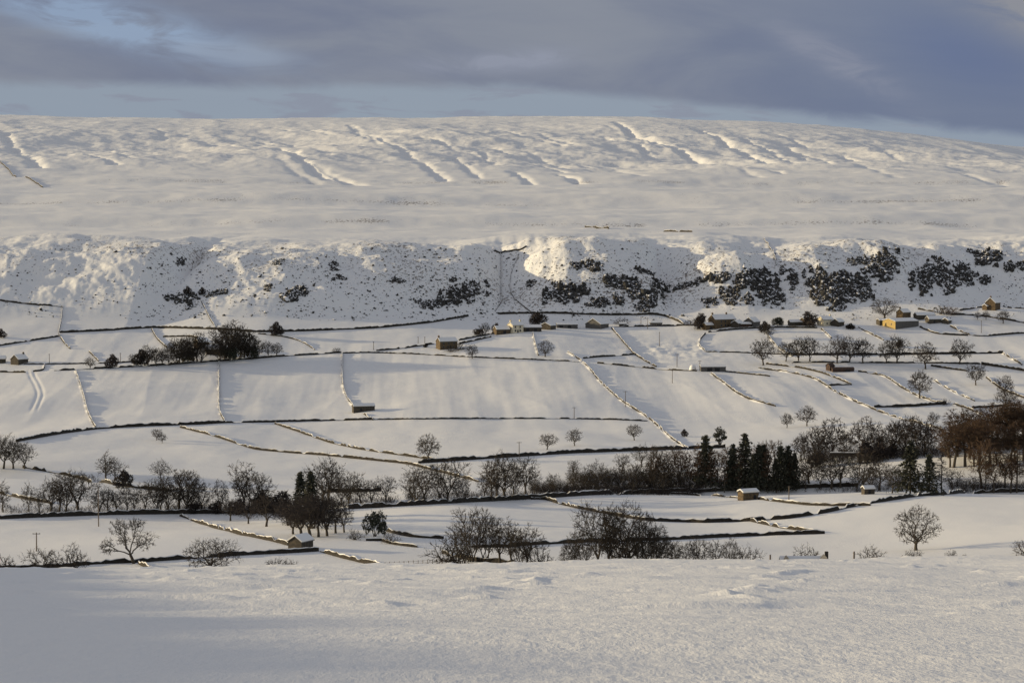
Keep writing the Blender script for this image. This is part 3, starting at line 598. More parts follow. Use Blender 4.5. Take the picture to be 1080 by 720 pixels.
row_of(OAKS + TALLS, [(309, 563, 34), (318, 565, 44), (327, 566, 48), (336, 566, 47), (345, 565, 46), (354, 562, 40), (363, 561, 32)], 'dark trunked tree', 'in the dense clump under the two spruces', 'dense clump under the spruces', crown_mat=m_twig_d, wide=1.25)
row_of(['multi', 'multi1'], [(314, 556, 30), (330, 557, 36), (344, 558, 32), (304, 554, 24)], 'dark evergreen bush', 'in the dense clump under the two spruces', 'bushes in the clump under the spruces', name='evergreen_bush', wide=1.2, crown_mat=m_twig_d)
tree('leafy', 395, 566, 28, 'single dark tree with tiered crown standing over a small stone trough', name='pine_tree', wide=0.72)
tree('shrub2', 374, 569, 13, 'small fluffy shrub by the stile right of the dense clump', name='shrub', cat='shrub')
belt([340, 350, 360, 371, 381, 391], lambda x: 532, 26, 44, OAKS, 'bare tree', 'behind the road wall just right of the spruces', 'trees right of the spruces')
tree('oak4', 407, 529, 29, 'round dark tree standing at the end of the low riverside wall', crown_mat=m_twig_d)
belt([432, 441, 449, 458, 466, 474, 483, 491, 500, 508, 517, 526, 534, 543, 552], lambda x: 531 - (x - 430) * 0.05, 27, 46, OAKS + TALLS, 'bare riverside tree', 'above the dark bank left of picture centre', 'riverside trees left of centre')
belt([561, 569, 578, 586, 595, 603, 612, 620, 629, 638, 647, 656, 665, 674, 683, 692, 701, 710, 719, 728], lambda x: 522 - (x - 560) * 0.02, 24, 42, OAKS + TALLS, 'bare riverside tree', 'above the dark bank right of picture centre', 'riverside trees right of centre')
row_of(OAKS, [(604, 500, 16), (657, 497, 20), (677, 492, 24), (695, 490, 22), (712, 488, 20)], 'small bare tree', 'set back near the diagonal wall foot', 'back row near the diagonal wall')
row_of(WOODS, [(690, 519, 40), (699, 518, 40), (708, 518, 44), (718, 517, 44), (727, 517, 44)], 'reddish brown slim tree', 'in the stand left of the tall spruce', 'brown stand left of the tall spruce')
tree('spruce1', 773, 517, 52, 'tall dark spruce rising from the riverside plantation', name='spruce_tree')
belt([736, 742, 748, 755, 762, 768, 780, 786, 792, 798, 804, 811, 817, 823, 829, 835, 841], lambda x: 517.5, 44, 56, ['larch0', 'spruce1', 'larch1', 'larch2', 'spruce2', 'larch3', 'spruce0'], 'dark brown conifer', 'in the riverside plantation beyond the stone hut', 'larches of the riverside plantation', name='conifer_tree')
belt([742, 757, 769, 784, 799, 814, 829], lambda x: 508, 30, 40, WOODS, 'brown bare tree', 'behind the larches of the riverside plantation', 'trees behind the larches', )
belt([847, 856, 865, 874, 884], lambda x: 514, 30, 44, OAKS + WOODS, 'bare tree', 'near the small snow roofed shed by the river', 'trees by the small shed')
belt([846, 857, 868, 879, 890, 901, 912, 922, 932, 943, 954, 965, 976], lambda x: 486 - (x - 846) * 0.06, 24, 38, OAKS + TALLS, 'dark bare tree', 'on the far bank behind the little bridge', 'far bank trees behind the bridge', crown_mat=m_twig_d)
row_of(['leafy1'], [(862, 492, 18), (915, 487, 22), (927, 486, 20), (940, 482, 16)], 'dark thicket bush', 'beside the little bridge on the far bank', 'bushes beside the bridge', name='thicket_bush', wide=1.3)
belt([905, 913, 921, 930, 939, 948], lambda x: 518, 26, 38, OAKS, 'thin pale bare tree', 'in the snowy gap left of the dark spruces', 'pale trees left of the dark spruces')
tree('spruce2', 960, 521, 60, 'wide dark spruce, left one of three near the foot of the wooded knoll', name='spruce_tree', group='three spruces by the wooded knoll', wide=1.15)
tree('spruce0', 980, 522, 46, 'pointed spruce, middle one of three near the foot of the wooded knoll', name='spruce_tree', group='three spruces by the wooded knoll', wide=1.15)
tree('larch2', 993, 522, 48, 'ragged dark conifer, right one of three near the foot of the wooded knoll', name='spruce_tree', group='three spruces by the wooded knoll', wide=1.2, crown_mat=m_twig_d)
belt([1004, 1014, 1024], lambda x: 519, 18, 26, OAKS, 'small bare tree', 'in the snowy hollow below the wooded knoll', 'small trees below the wooded knoll')
belt([1034, 1042, 1050, 1058, 1066, 1074, 1083, 1092], lambda x: 518, 38, 52, WOODS + ['larch1'], 'rusty brown tree', 'in the front row of the right wood', 'front row of the right wood', wide=1.3)
belt([1000, 1009, 1018, 1027, 1036, 1045, 1054, 1063, 1072, 1082, 1092], lambda x: 494 - (x - 1000) * 0.10, 34, 42, WOODS, 'brown slender tree', 'at the lit edge of the wood on the knoll', 'edge trees of the wood on the knoll', wide=1.75)
belt([1000, 1010, 1020, 1030, 1040, 1050, 1060, 1070, 1080, 1090], lambda x: 484 - (x - 1000) * 0.16, 36, 44, WOODS, 'brown slender tree', 'in the second row of the wood on the knoll', 'second row of the wood on the knoll', wide=1.85)
belt([1008, 1018, 1028, 1038, 1048, 1058, 1068, 1078, 1088], lambda x: 476 - (x - 1000) * 0.20, 33, 41, WOODS, 'brown slender tree', 'at the back of the wood on the knoll', 'back row of the wood on the knoll', wide=1.6)
# the two big groups on the brow
for px, row, h, k, w, lb in ((478, 596, 38, 'shrub2', 0.9, 'wide low bare tree at the left end of the left brow group'), (497, 592, 57, 'multi', 0.95, 'largest many stemmed tree of the left brow group'), (513, 592, 56, 'multi1', 0.8, 'dense tall tree right behind the largest of the left brow group'),
                       (527, 594, 50, 'tall1', 1.1, 'slim bare tree in the middle of the left brow group'), (540, 595, 46, 'tall4', 1.1, 'slim bare tree right of the middle of the left brow group'), (556, 597, 45, 'oak3', 1.0, 'leaning bare tree at the right end of the left brow group'),
                       (488, 597, 44, 'multi1', 0.9, 'tangled tree between the low one and the largest of the left brow group'), (548, 598, 36, 'multi', 0.9, 'low bushy tree second from the right end of the left brow group'), (568, 598, 28, 'shrub1', 0.8, 'drooping shrub just right of the left brow group'),
                       (600, 601, 30, 'multi', 0.9, 'small bushy tree at the far left foot of the big brow group'), (652, 602, 54, 'multi1', 0.9, 'dense tree filling the middle of the big brow group'), (686, 602, 50, 'multi', 0.9, 'bushy tree behind the right shoulder of the big brow group'), (702, 601, 36, 'multi1', 0.9, 'bushy low tree joining the big brow group to the hedge like line'),
                       (606, 600, 38, 'tall2', 1.0, 'small bare tree at the left end of the big brow group'), (617, 601, 50, 'multi1', 0.7, 'second from the left in the big brow group, many thin stems'), (631, 602, 78, 'oak2', 0.72, 'tallest pointed bare tree of the big brow group'), (643, 602, 68, 'tall3', 0.9, 'narrow bare tree between the tallest and the broad one of the brow group'),
                       (662, 602, 76, 'domed', 0.8, 'broad fan crowned tree of the big brow group'), (677, 602, 60, 'multi1', 0.8, 'dense bare tree right of the broad fan crowned one on the brow'), (694, 601, 46, 'tall4', 1.1, 'bare tree at the right shoulder of the big brow group'),
                       (712, 600, 32, 'tall1', 1.2, 'low bare tree right of the big brow group, first of the hedge like line'), (726, 600, 30, 'multi', 0.9, 'low bare tree, second of the hedge like line on the brow'), (740, 600, 35, 'oak0', 0.9, 'spiky bare tree in the middle of the hedge like line on the brow'),
                       (756, 600, 31, 'tall3', 1.3, 'low dark bare tree, fourth of the hedge like line on the brow'), (771, 599, 33, 'multi1', 0.8, 'dark round bare tree near the right end of the hedge like line'), (787, 598, 24, 'shrub0', 0.9, 'last and lowest bare tree of the hedge like line on the brow')):
    tree(k, px, row, h, lb, wide=w, group='bare trees along the brow')

# undergrowth in the river belts: nobody could count it
ug = MB(); R2 = np.random.RandomState(11)
def thicket(x0, x1, rf, n, hm):
    px = R2.uniform(x0, x1, n); row = rf(px) + R2.uniform(-5, 3, n); X, Y, Z = hits(px, row)
    for i in range(n):
        for q in range(4):
            a = R2.uniform(0, 6.28); tl = R2.uniform(0.1, 0.9); h = hm * R2.uniform(0.4, 1.2); p = np.array([X[i] + R2.normal() * 0.6, Y[i] + R2.normal() * 0.6, Z[i] - 0.1])
            e = p + np.array([math.cos(a) * tl * h, math.sin(a) * tl * h, h]); ug.tube([p, e], [0.05, 0.0002], 3)
            for w_ in range(3):
                f = R2.uniform(0.3, 0.9); s0 = p + (e - p) * f; ug.tube([s0, s0 + rot_dir(R2, (e - p) / h, R2.uniform(0.4, 1.0)) * h * 0.45], [0.035, 0.0002], 3)
thicket(0, 175, lambda x: 539 + 0 * x, 300, 1.4); thicket(175, 300, lambda x: 539 + 0 * x, 380, 2.2); thicket(300, 420, lambda x: 531 + 0 * x, 260, 2.0)
thicket(430, 560, lambda x: 528 - (x - 430) * 0.03, 360, 2.0); thicket(560, 740, lambda x: 519 + 0 * x, 1100, 3.2); thicket(600, 740, lambda x: 508 + 0 * x, 600, 3.4)
thicket(735, 850, lambda x: 512 + 0 * x, 500, 2.2); thicket(850, 1000, lambda x: 486 - (x - 850) * 0.05, 700, 3.6); thicket(860, 960, lambda x: 516 + 0 * x, 200, 1.6)
thicket(1000, 1090, lambda x: 516 + 0 * x, 260, 2.4); thicket(1040, 1090, lambda x: 470 + 0 * x, 300, 3.0)
tag(link('undergrowth', ug.mesh('undergrowth', [m_twig_d])), 'tangled dark undergrowth beneath the riverside trees', 'undergrowth', kind='stuff')

# ------------------------------------------------------------------ drystone walls
def polyline(pts, step=2.2):
    px = np.array([p[0] for p in pts], float); ry = np.array([p[1] for p in pts], float)
    d = np.concatenate([[0], np.cumsum(np.hypot(np.diff(px), np.diff(ry)))]); n = max(3, int(d[-1] / 4) + 1); q = np.linspace(0, d[-1], n)
    X, Y, Z = hits(np.interp(q, d, px), np.interp(q, d, ry)); P = np.stack([X, Y], 1)
    for _ in range(5):                       # smooth the line on the ground a little
        P[1:-1] = (P[:-2] + 2 * P[1:-1] + P[2:]) / 4
    s = np.concatenate([[0], np.cumsum(np.linalg.norm(np.diff(P, axis=0), axis=1))]); m = max(4, int(s[-1] / step)); t_ = np.linspace(0, s[-1], m)
    return np.stack([np.interp(t_, s, P[:, 0]), np.interp(t_, s, P[:, 1])], 1), t_
NW = [0]
def wall(pts, label, h=1.15, w=0.40, cap=0.5, drift=0.5, side=1, gap=0.0, cat='wall', name='drystone_wall', group='drystone field walls'):
    NW[0] += 1; R = np.random.RandomState(400 + NW[0]); P, t_ = polyline(pts, 1.25); n = len(P)
    T = np.gradient(P, axis=0); T /= np.linalg.norm(T, axis=1)[:, None] + 1e-9; Nn = np.stack([-T[:, 1], T[:, 0]], 1)
    ph = NW[0] * 17.3
    H = h * (1 + 0.10 * perlin(t_ / 9 + ph, t_ * 0 + 0.5) + 0.13 * R.normal(size=n).clip(-2, 1.3)); broken = perlin(t_ / 6 + ph, t_ * 0 + 9.5) < -0.48
    H = np.where(broken, H * 0.6, H); drift = drift * 0.55
    if h < 1.5: H = np.where(perlin(t_ / 8 + ph * 1.7, t_ * 0 + 2.5) < -0.55, H * 0.28, H); H[0] *= 0.8; H[-1] *= 0.8
    P = P + Nn * (R.normal(size=n) * 0.05)[:, None]
    O = np.array([P[n // 2, 0], P[n // 2, 1], 0.0]); O[2] = float(ground(O[0], O[1]))
    root = empty(name, O); tag(root, label, cat, group, 'thing')
    G = ground(P[:, 0], P[:, 1])
    def pt(off, z): return np.stack([P[:, 0] + Nn[:, 0] * off, P[:, 1] + Nn[:, 1] * off, z], 1) - O
    wb, wt = w * 0.7, w * 0.42
    prof = [pt(-wb, G - 0.6), pt(-wb, G), pt(-wt * (1 + 0.15 * R.normal(size=n)), G + H), pt(wt * (1 + 0.15 * R.normal(size=n)), G + H + 0.05 * R.normal(size=n)), pt(wb, G), pt(wb, G - 0.6)]
    k = len(prof); V = np.stack(prof, 1).reshape(-1, 3); F = []
    for i in range(n - 1):
        for j in range(k - 1): F.append((i * k + j, (i + 1) * k + j, (i + 1) * k + j + 1, i * k + j + 1))
    F.append(tuple(range(k))); F.append(tuple(range((n - 1) * k, n * k))[::-1])
    link('stonework', mesh_from('stonework', V, F, [m_stone]), root)
    # snow lying along the coping, and the drift against the windward side
    th = np.clip(0.09 + cap * 0.28 * perlin(t_ / 5 + ph + 40, t_ * 0 + 3.5) + 0.05 * R.normal(size=n), 0.03, 1)
    side_th = np.clip(drift * (0.35 + 1.3 * perlin(t_ / 9 + ph + 80, t_ * 0 + 6.5)) + 0.06 * R.normal(size=n), 0, 1.0)
    if side == 0: side_th = side_th * 0
    sg = 1 if side >= 0 else -1
    Dh = G + side_th * H * 0.98
    V2, F2 = [], []
    capp = [pt(-sg * (wt + 0.05), G + H - 0.04), pt(-sg * wt * 0.6, G + H + th), pt(sg * wt * 0.6, G + H + th), pt(sg * (wt + 0.06), G + H - 0.04)]
    V2 = np.stack(capp, 1).reshape(-1, 3)
    for i in range(n - 1):
        for j in range(3): F2.append((i * 4 + j, (i + 1) * 4 + j, (i + 1) * 4 + j + 1, i * 4 + j + 1))
    base = len(V2); gd = ground(P[:, 0] + Nn[:, 0] * sg * 2.4, P[:, 1] + Nn[:, 1] * sg * 2.4)
    Dr = np.stack([pt(sg * (wb * (1 - side_th * 0.35) + 0.04), Dh), pt(sg * (wb + 0.7), G * 0.6 + gd * 0.4 + side_th * 0.30), pt(sg * 1.9, gd - 0.08)], 1).reshape(-1, 3)
    V2 = np.concatenate([V2, Dr])
    for i in range(n - 1):
        if drift < 0.15: continue
        for j in range(2): F2.append((base + i * 3 + j, base + (i + 1) * 3 + j, base + (i + 1) * 3 + j + 1, base + i * 3 + j + 1))
    if F2: link('snow_cap', mesh_from('snow_cap', V2, F2, [m_snow]), root)
    return root
W = [
 # top-left enclosure
 ([(-8, 316), (0, 317), (30, 321), (66, 323.5)], 'top wall of the small square field under the scar at far left', {}),
 ([(66, 323.5), (65, 336), (62, 351)], 'short steep wall on the right side of the small square field far left', {}),
 ([(-8, 366), (30, 360), (62, 355)], 'bottom wall of the small square field at far left', {}),
 ([(62, 352), (66, 361), (74, 368)], 'tiny curved wall dropping from the corner of the small square field', dict(drift=0.8)),
 ([(63, 351), (110, 349), (160, 345.5), (200, 346.5), (240, 348), (270, 350.5), (330, 349), (400, 346), (450, 341), (494, 333.5)], 'very long dark wall along the foot of the scar on the left', dict(h=1.5, drift=0.1)),
 ([(160, 347), (164, 357), (176, 367)], 'short curved wall dropping from the scar foot towards the farm copse', dict(drift=0.8)),
 ([(172, 355.5), (207, 354.5), (214, 361)], 'short dark hooked wall just above the farm copse', {}),
 ([(0, 392.5), (27, 393)], 'short dark wall at the left edge below the field barn', {}),
 ([(35, 392), (50, 391.5), (47, 385)], 'very short cornered wall between a gateway and the left track', {}),
 ([(57, 391), (120, 388), (160, 386), (230, 381), (268, 378.5), (300, 375.5), (330, 374), (360, 372)], 'long wall along the top of the bright left fields below the farm copse', dict(drift=0.3)),
 ([(25, 384), (70, 384), (120, 383), (150, 381)], 'faint low wall on the track left of the farm copse', dict(h=0.8)),
 ([(94, 371), (100, 376), (104, 381)], 'short snow banked wall above the track at left', dict(drift=1.0)),
 ([(80, 391), (88, 415), (93, 437), (101, 451)], 'curving wall running down between the two leftmost bright fields', dict(side=-1, drift=0.6)),
 ([(231, 382), (231, 415), (231, 437), (237, 444)], 'straight steep wall running down the middle of the bright left fields', dict(side=-1, drift=0.5)),
 ([(17, 466), (60, 458), (100, 452.5), (150, 449.5), (200, 448), (237, 446)], 'long dark curved wall under the leftmost bright fields', dict(h=1.6, drift=0.1)),
 ([(237, 446), (270, 445.5), (330, 444), (395, 442.5)], 'level dark wall under the bright field left of the low barn', dict(drift=0.2)),
 ([(395, 442.5), (440, 442), (520, 441.5), (600, 441.5), (645, 442.5), (683, 444)], 'broken snow buried wall under the broad middle field', dict(h=0.8, cap=1.3, drift=0.4)),
 ([(361, 373), (361, 400), (363, 416), (373, 429)], 'steep wall running down to the long low barn', dict(side=-1, drift=0.8)),
 ([(383, 436), (393, 443)], 'very short wall stub below the long low barn', dict(drift=0.8)),
 ([(190, 450.5), (230, 461), (268, 474), (300, 477), (340, 480), (390, 485), (430, 489), (470, 499), (505, 508)], 'longest sloping wall falling from the left fields to the riverside trees', dict(drift=0.5)),
 ([(290, 447), (320, 457), (345, 466), (380, 474), (430, 481), (462, 485.5)], 'sloping wall falling to the lone round tree in the middle', dict(drift=0.5)),
 ([(361, 372.5), (395, 372), (425, 373), (450, 374), (490, 376.5), (540, 378.5), (600, 381), (612, 382)], 'thin broken wall along the top of the broad middle field', dict(h=0.9, cap=1.0)),
 ([(397, 370), (430, 367), (458, 362.5)], 'road wall climbing from the left to the two storey stone house', dict(h=1.1)),
 ([(484, 359), (520, 352)], 'upper of two road walls between the stone house and the white farmhouse', {}),
 ([(484, 363), (518, 355.5)], 'lower of two road walls between the stone house and the white farmhouse', {}),
 ([(272, 352), (300, 355), (320, 360), (332, 369)], 'curved low wall dropping from the dark evergreen under the scar', dict(h=0.8, drift=1.0)),
 ([(441, 488.5), (500, 484.5), (600, 478), (680, 475), (765, 472)], 'straight bold dark wall from the lone round tree to the scots pine', dict(h=1.7, drift=0.0)),
 ([(562, 351), (564, 362), (568, 375)], 'short steep wall below the white farmhouse', dict(side=-1, drift=0.7)),
 ([(645, 346), (655, 358), (670, 375), (692, 387)], 'curving wall falling from the barn with the dark gable', dict(drift=0.7)),
 ([(615, 378), (640, 376), (670, 374)], 'short dark cross wall under the ribbed snow field', {}),
 ([(599, 372), (615, 381), (625, 393), (640, 410), (658, 425), (672, 433), (690, 445), (705, 460), (726, 474)], 'great diagonal wall crossing the middle fields down to the scots pine wall', dict(side=-1, drift=0.8)),
 ([(630, 383), (670, 387), (700, 390), (735, 391.5)], 'thin wall from the great diagonal to the long open shed', dict(h=1.1)),
 ([(764, 392), (785, 394), (812, 397)], 'low buried wall right of the long open shed', dict(h=0.9, cap=1.0)),
 ([(750, 394), (765, 405), (780, 417), (795, 423), (818, 428.5)], 'diagonal wall right of the shaded middle field', dict(side=-1, drift=0.7)),
 ([(525, 331), (580, 330.5), (640, 332.5), (700, 332), (708, 335), (721, 342)], 'scar foot wall above the white farmhouse and sheds', dict(h=1.5, drift=0.1)),
 ([(648, 345), (700, 344), (740, 343)], 'roadside wall between the dark gabled barn and the tall gabled farmhouse', dict(h=1.3)),
 ([(744, 352), (736, 358), (735, 364), (738, 369), (745, 371)], 'short hooked wall below the tall gabled farmhouse', dict(side=-1, drift=0.9)),
 ([(745, 371), (780, 372), (835, 374)], 'buried wall under the paddock of the tall gabled farmhouse', dict(h=0.8, cap=1.2)),
 ([(747, 350.5), (770, 348), (800, 346), (806, 346)], 'wall at the yard edge of the tall gabled farmhouse', {}),
 ([(808, 350), (815, 362), (825, 370), (836, 376)], 'snow banked wall on the right of the farmhouse paddock', dict(side=-1, drift=1.0)),
 ([(812, 345.5), (845, 346), (862, 346)], 'dark road wall right of the tall gabled farmhouse', {}),
 ([(866, 347), (872, 352), (877, 357)], 'tiny sloping wall left above the clump of field trees', dict(side=-1, drift=0.9)),
 ([(905, 346), (918, 352), (932, 359)], 'sloping wall left of the yellow gabled barn', dict(side=-1, drift=0.7)),
 ([(970, 345), (986, 352.5), (1021, 354)], 'cornered dark wall right below the yellow gabled barn', {}),
 ([(1002, 344), (1022, 354), (1035, 355), (1060, 353), (1088, 351)], 'bent dark wall from the farm roofs to the right edge', {}),
 ([(830, 374.5), (880, 374.5), (960, 374), (1058, 372.5)], 'long level dark wall behind the row of right hand field trees', dict(h=1.5, drift=0.1)),
 ([(1058, 373), (1068, 379), (1078, 385)], 'short snow banked wall at the right end of the long level wall', dict(side=-1, drift=1.0)),
 ([(835, 382.5), (900, 382.5), (978, 383), (1034, 384)], 'second level wall just under the row of right hand field trees', dict(h=1.0)),
 ([(982, 386), (1000, 389), (1020, 391.5)], 'short dark sloping wall under the narrow crowned tree', {}),
 ([(1035, 384.5), (1060, 388), (1088, 392.5)], 'dark sloping wall running out of the picture at right', dict(h=1.6)),
 ([(808, 384), (845, 388), (870, 394), (890, 402), (898, 406)], 'upper curved wall sweeping round the narrow field below the ruined barn', dict(drift=0.5)),
 ([(874, 407), (898, 405.5)], 'stub of dark wall closing the narrow field below the ruined barn', {}),
 ([(800, 389), (820, 391), (845, 395), (862, 400), (880, 413), (905, 425), (930, 435), (955, 443), (994, 453)], 'sweeping snow banked wall from the big spreading tree to the riverside woods', dict(side=-1, drift=1.0)),
 ([(905, 392), (920, 394), (935, 397), (950, 408), (965, 417), (985, 424), (1000, 426), (1020, 430), (1036, 438)], 'snow banked wall curving past the bare tree in the right fields', dict(side=-1, drift=1.0)),
 ([(922, 429.5), (960, 429), (998, 426)], 'bold dark level wall between two snow banked walls in the right fields', dict(h=1.6)),
 ([(985, 401), (1005, 413), (1028, 423)], 'short fully snow covered wall slanting down in the right fields', dict(h=0.8, cap=1.6, side=-1, drift=1.2)),
 ([(1040, 398), (1055, 410), (1088, 423)], 'dark wall slanting behind the two stacked trees at the right edge', {}),
 ([(1018, 430.5), (1050, 429), (1088, 427)], 'dark level wall just above the wood on the knoll', {}),
 ([(24, 493), (60, 499), (100, 508), (140, 514), (178, 518)], 'sloping track wall from the left edge clump to the river trees', dict(drift=0.7, h=1.4)),
 ([(-6, 519), (30, 527), (55, 531)], 'lit snowy wall glimpsed behind the far left riverside trees', dict(drift=0.9)),
 ([(-10, 547.5), (60, 544.5), (120, 542.5), (190, 541.5), (240, 541), (300, 540)], 'thick dark road wall along the far left riverside trees', dict(h=1.6, w=0.8, drift=0.05, cap=0.5)),
 ([(368, 536.5), (400, 535), (455, 531.5), (540, 527)], 'thick dark bank wall under the riverside trees left of centre', dict(h=1.65, w=0.9, drift=0.1, cap=0.6)),
 ([(540, 527), (620, 522), (670, 520), (725, 519)], 'thick dark bank wall under the riverside trees right of centre', dict(h=1.65, w=0.9, drift=0.1, cap=0.6)),
 ([(345, 519), (380, 518.5), (402, 517.5)], 'short dark wall behind the trees right of the two spruces', dict(h=1.5)),
 ([(728, 519.5), (780, 516.5), (830, 515), (905, 512.5)], 'dark wall at the foot of the riverside plantation', dict(h=1.5, drift=0.1)),
 ([(190, 544), (215, 553), (250, 563), (290, 571), (304, 575)], 'lit wall slanting down from the road wall to the small gabled hut', dict(drift=0.8)),
 ([(338, 581.5), (360, 588), (390, 595), (414, 601)], 'wall slanting from the small gabled hut down to the brow', dict(drift=0.7)),
 ([(-10, 601), (60, 598.5), (100, 594.5), (145, 593), (200, 589), (260, 585), (305, 583), (336, 581)], 'near left wall running from the edge past the crooked tree to the hut', dict(h=1.2, drift=0.1)),
 ([(146, 594), (160, 601)], 'tiny lit wall stub at the foot of the crooked tree', dict(drift=0.8)),
 ([(560, 526.5), (575, 526), (600, 534), (640, 542), (680, 549), (742, 551)], 'lit wall slanting down behind the big brow trees from the bank', dict(drift=0.6)),
 ([(742, 551), (790, 549.5), (830, 547), (870, 541), (900, 534), (930, 529), (970, 523), (1020, 520), (1088, 518)], 'long bold curved wall sweeping up to the wooded knoll', dict(h=1.4, drift=0.1)),
 ([(792, 549.5), (820, 556), (862, 562)], 'lit wall joining the curved wall to the pointed wall corner', dict(drift=0.7)),
 ([(560, 574.5), (620, 571.5), (700, 569.5), (760, 566.5), (820, 564), (870, 562.5)], 'dark level wall behind the big brow trees ending in a corner', dict(h=1.15)),
 ([(800, 526.5), (820, 529), (850, 532.5), (880, 533.5), (918, 533)], 'buried broken wall right of the stone hut', dict(h=1.0, cap=1.2, drift=0.6)),
 ([(690, 519.5), (730, 521.5), (779, 525)], 'buried rubble wall left of the stone hut', dict(h=0.8, cap=1.2, drift=0.6)),
 ([(408, 560), (430, 566), (468, 568)], 'short dark wall in the dip right of the tiered dark tree', dict(drift=0.5)),
 ([(466, 583), (500, 592), (545, 594)], 'rough low wall under the left brow group of trees', dict(drift=0.5)),
 ([(395, 567), (412, 574), (440, 577)], 'small bank wall running right from the stone trough', dict(h=0.9)),
 ([(497, 577), (530, 577), (560, 574.5)], 'dark wall glimpsed through the left brow group of trees', {}),
 ([(1012, 327.5), (1030, 325.5), (1042, 323)], 'short wall left of the stone house on the right spur', {}),
 ([(1058, 323), (1070, 325), (1088, 326.5)], 'short wall right of the stone house on the right spur', {}),
 ([(998, 332), (1030, 332.5), (1060, 337), (1088, 342)], 'dark wall curving below the stone house on the right spur', {}),
 ([(968, 326), (985, 329)], 'short dark wall just above the low farm roofs at right', {}),
 ([(521, 265), (545, 266), (556, 260)], 'short curved wall high in the gully above the white farmhouse', dict(drift=0.0)),
 ([(528, 267), (529, 285), (528, 303), (531, 318), (522, 328)], 'left of two thin walls dropping down the gully to the scar foot', dict(h=0.8, cap=0.2, drift=0)),
 ([(547, 268), (538, 288), (537, 305), (544, 318), (560, 329)], 'right of two thin walls dropping down the gully to the scar foot', dict(h=0.8, cap=0.2, drift=0)),
 ([(806, 252), (814, 262), (819, 280)], 'thin dark wall curving over the scar edge above the middle farm', dict(h=1.0, cap=0.2, drift=0)),
 ([(212, 317), (219, 330), (227, 345)], 'thin straight wall below the deep left gully', dict(h=0.9, cap=0.2, drift=0)),
 ([(617, 239.6), (642, 241.6)], 'short isolated wall on the plateau above the sheds', dict(h=2.0, cap=0.2, drift=0)),
 ([(700, 244.5), (730, 244.8)], 'faint low wall on the plateau above the bright knoll', dict(h=1.4, cap=0.4, drift=0)),
 ([(0, 170), (17, 187)], 'distant snow banked wall at the left edge of the moor, upper stretch', dict(h=2.2, drift=1.0)),
 ([(27, 187), (37, 191), (45, 198)], 'distant snow banked wall at the left edge of the moor, lower stretch', dict(h=2.2, drift=1.0)),
]
for pts, lb, kw in W: wall(pts, lb, **kw)

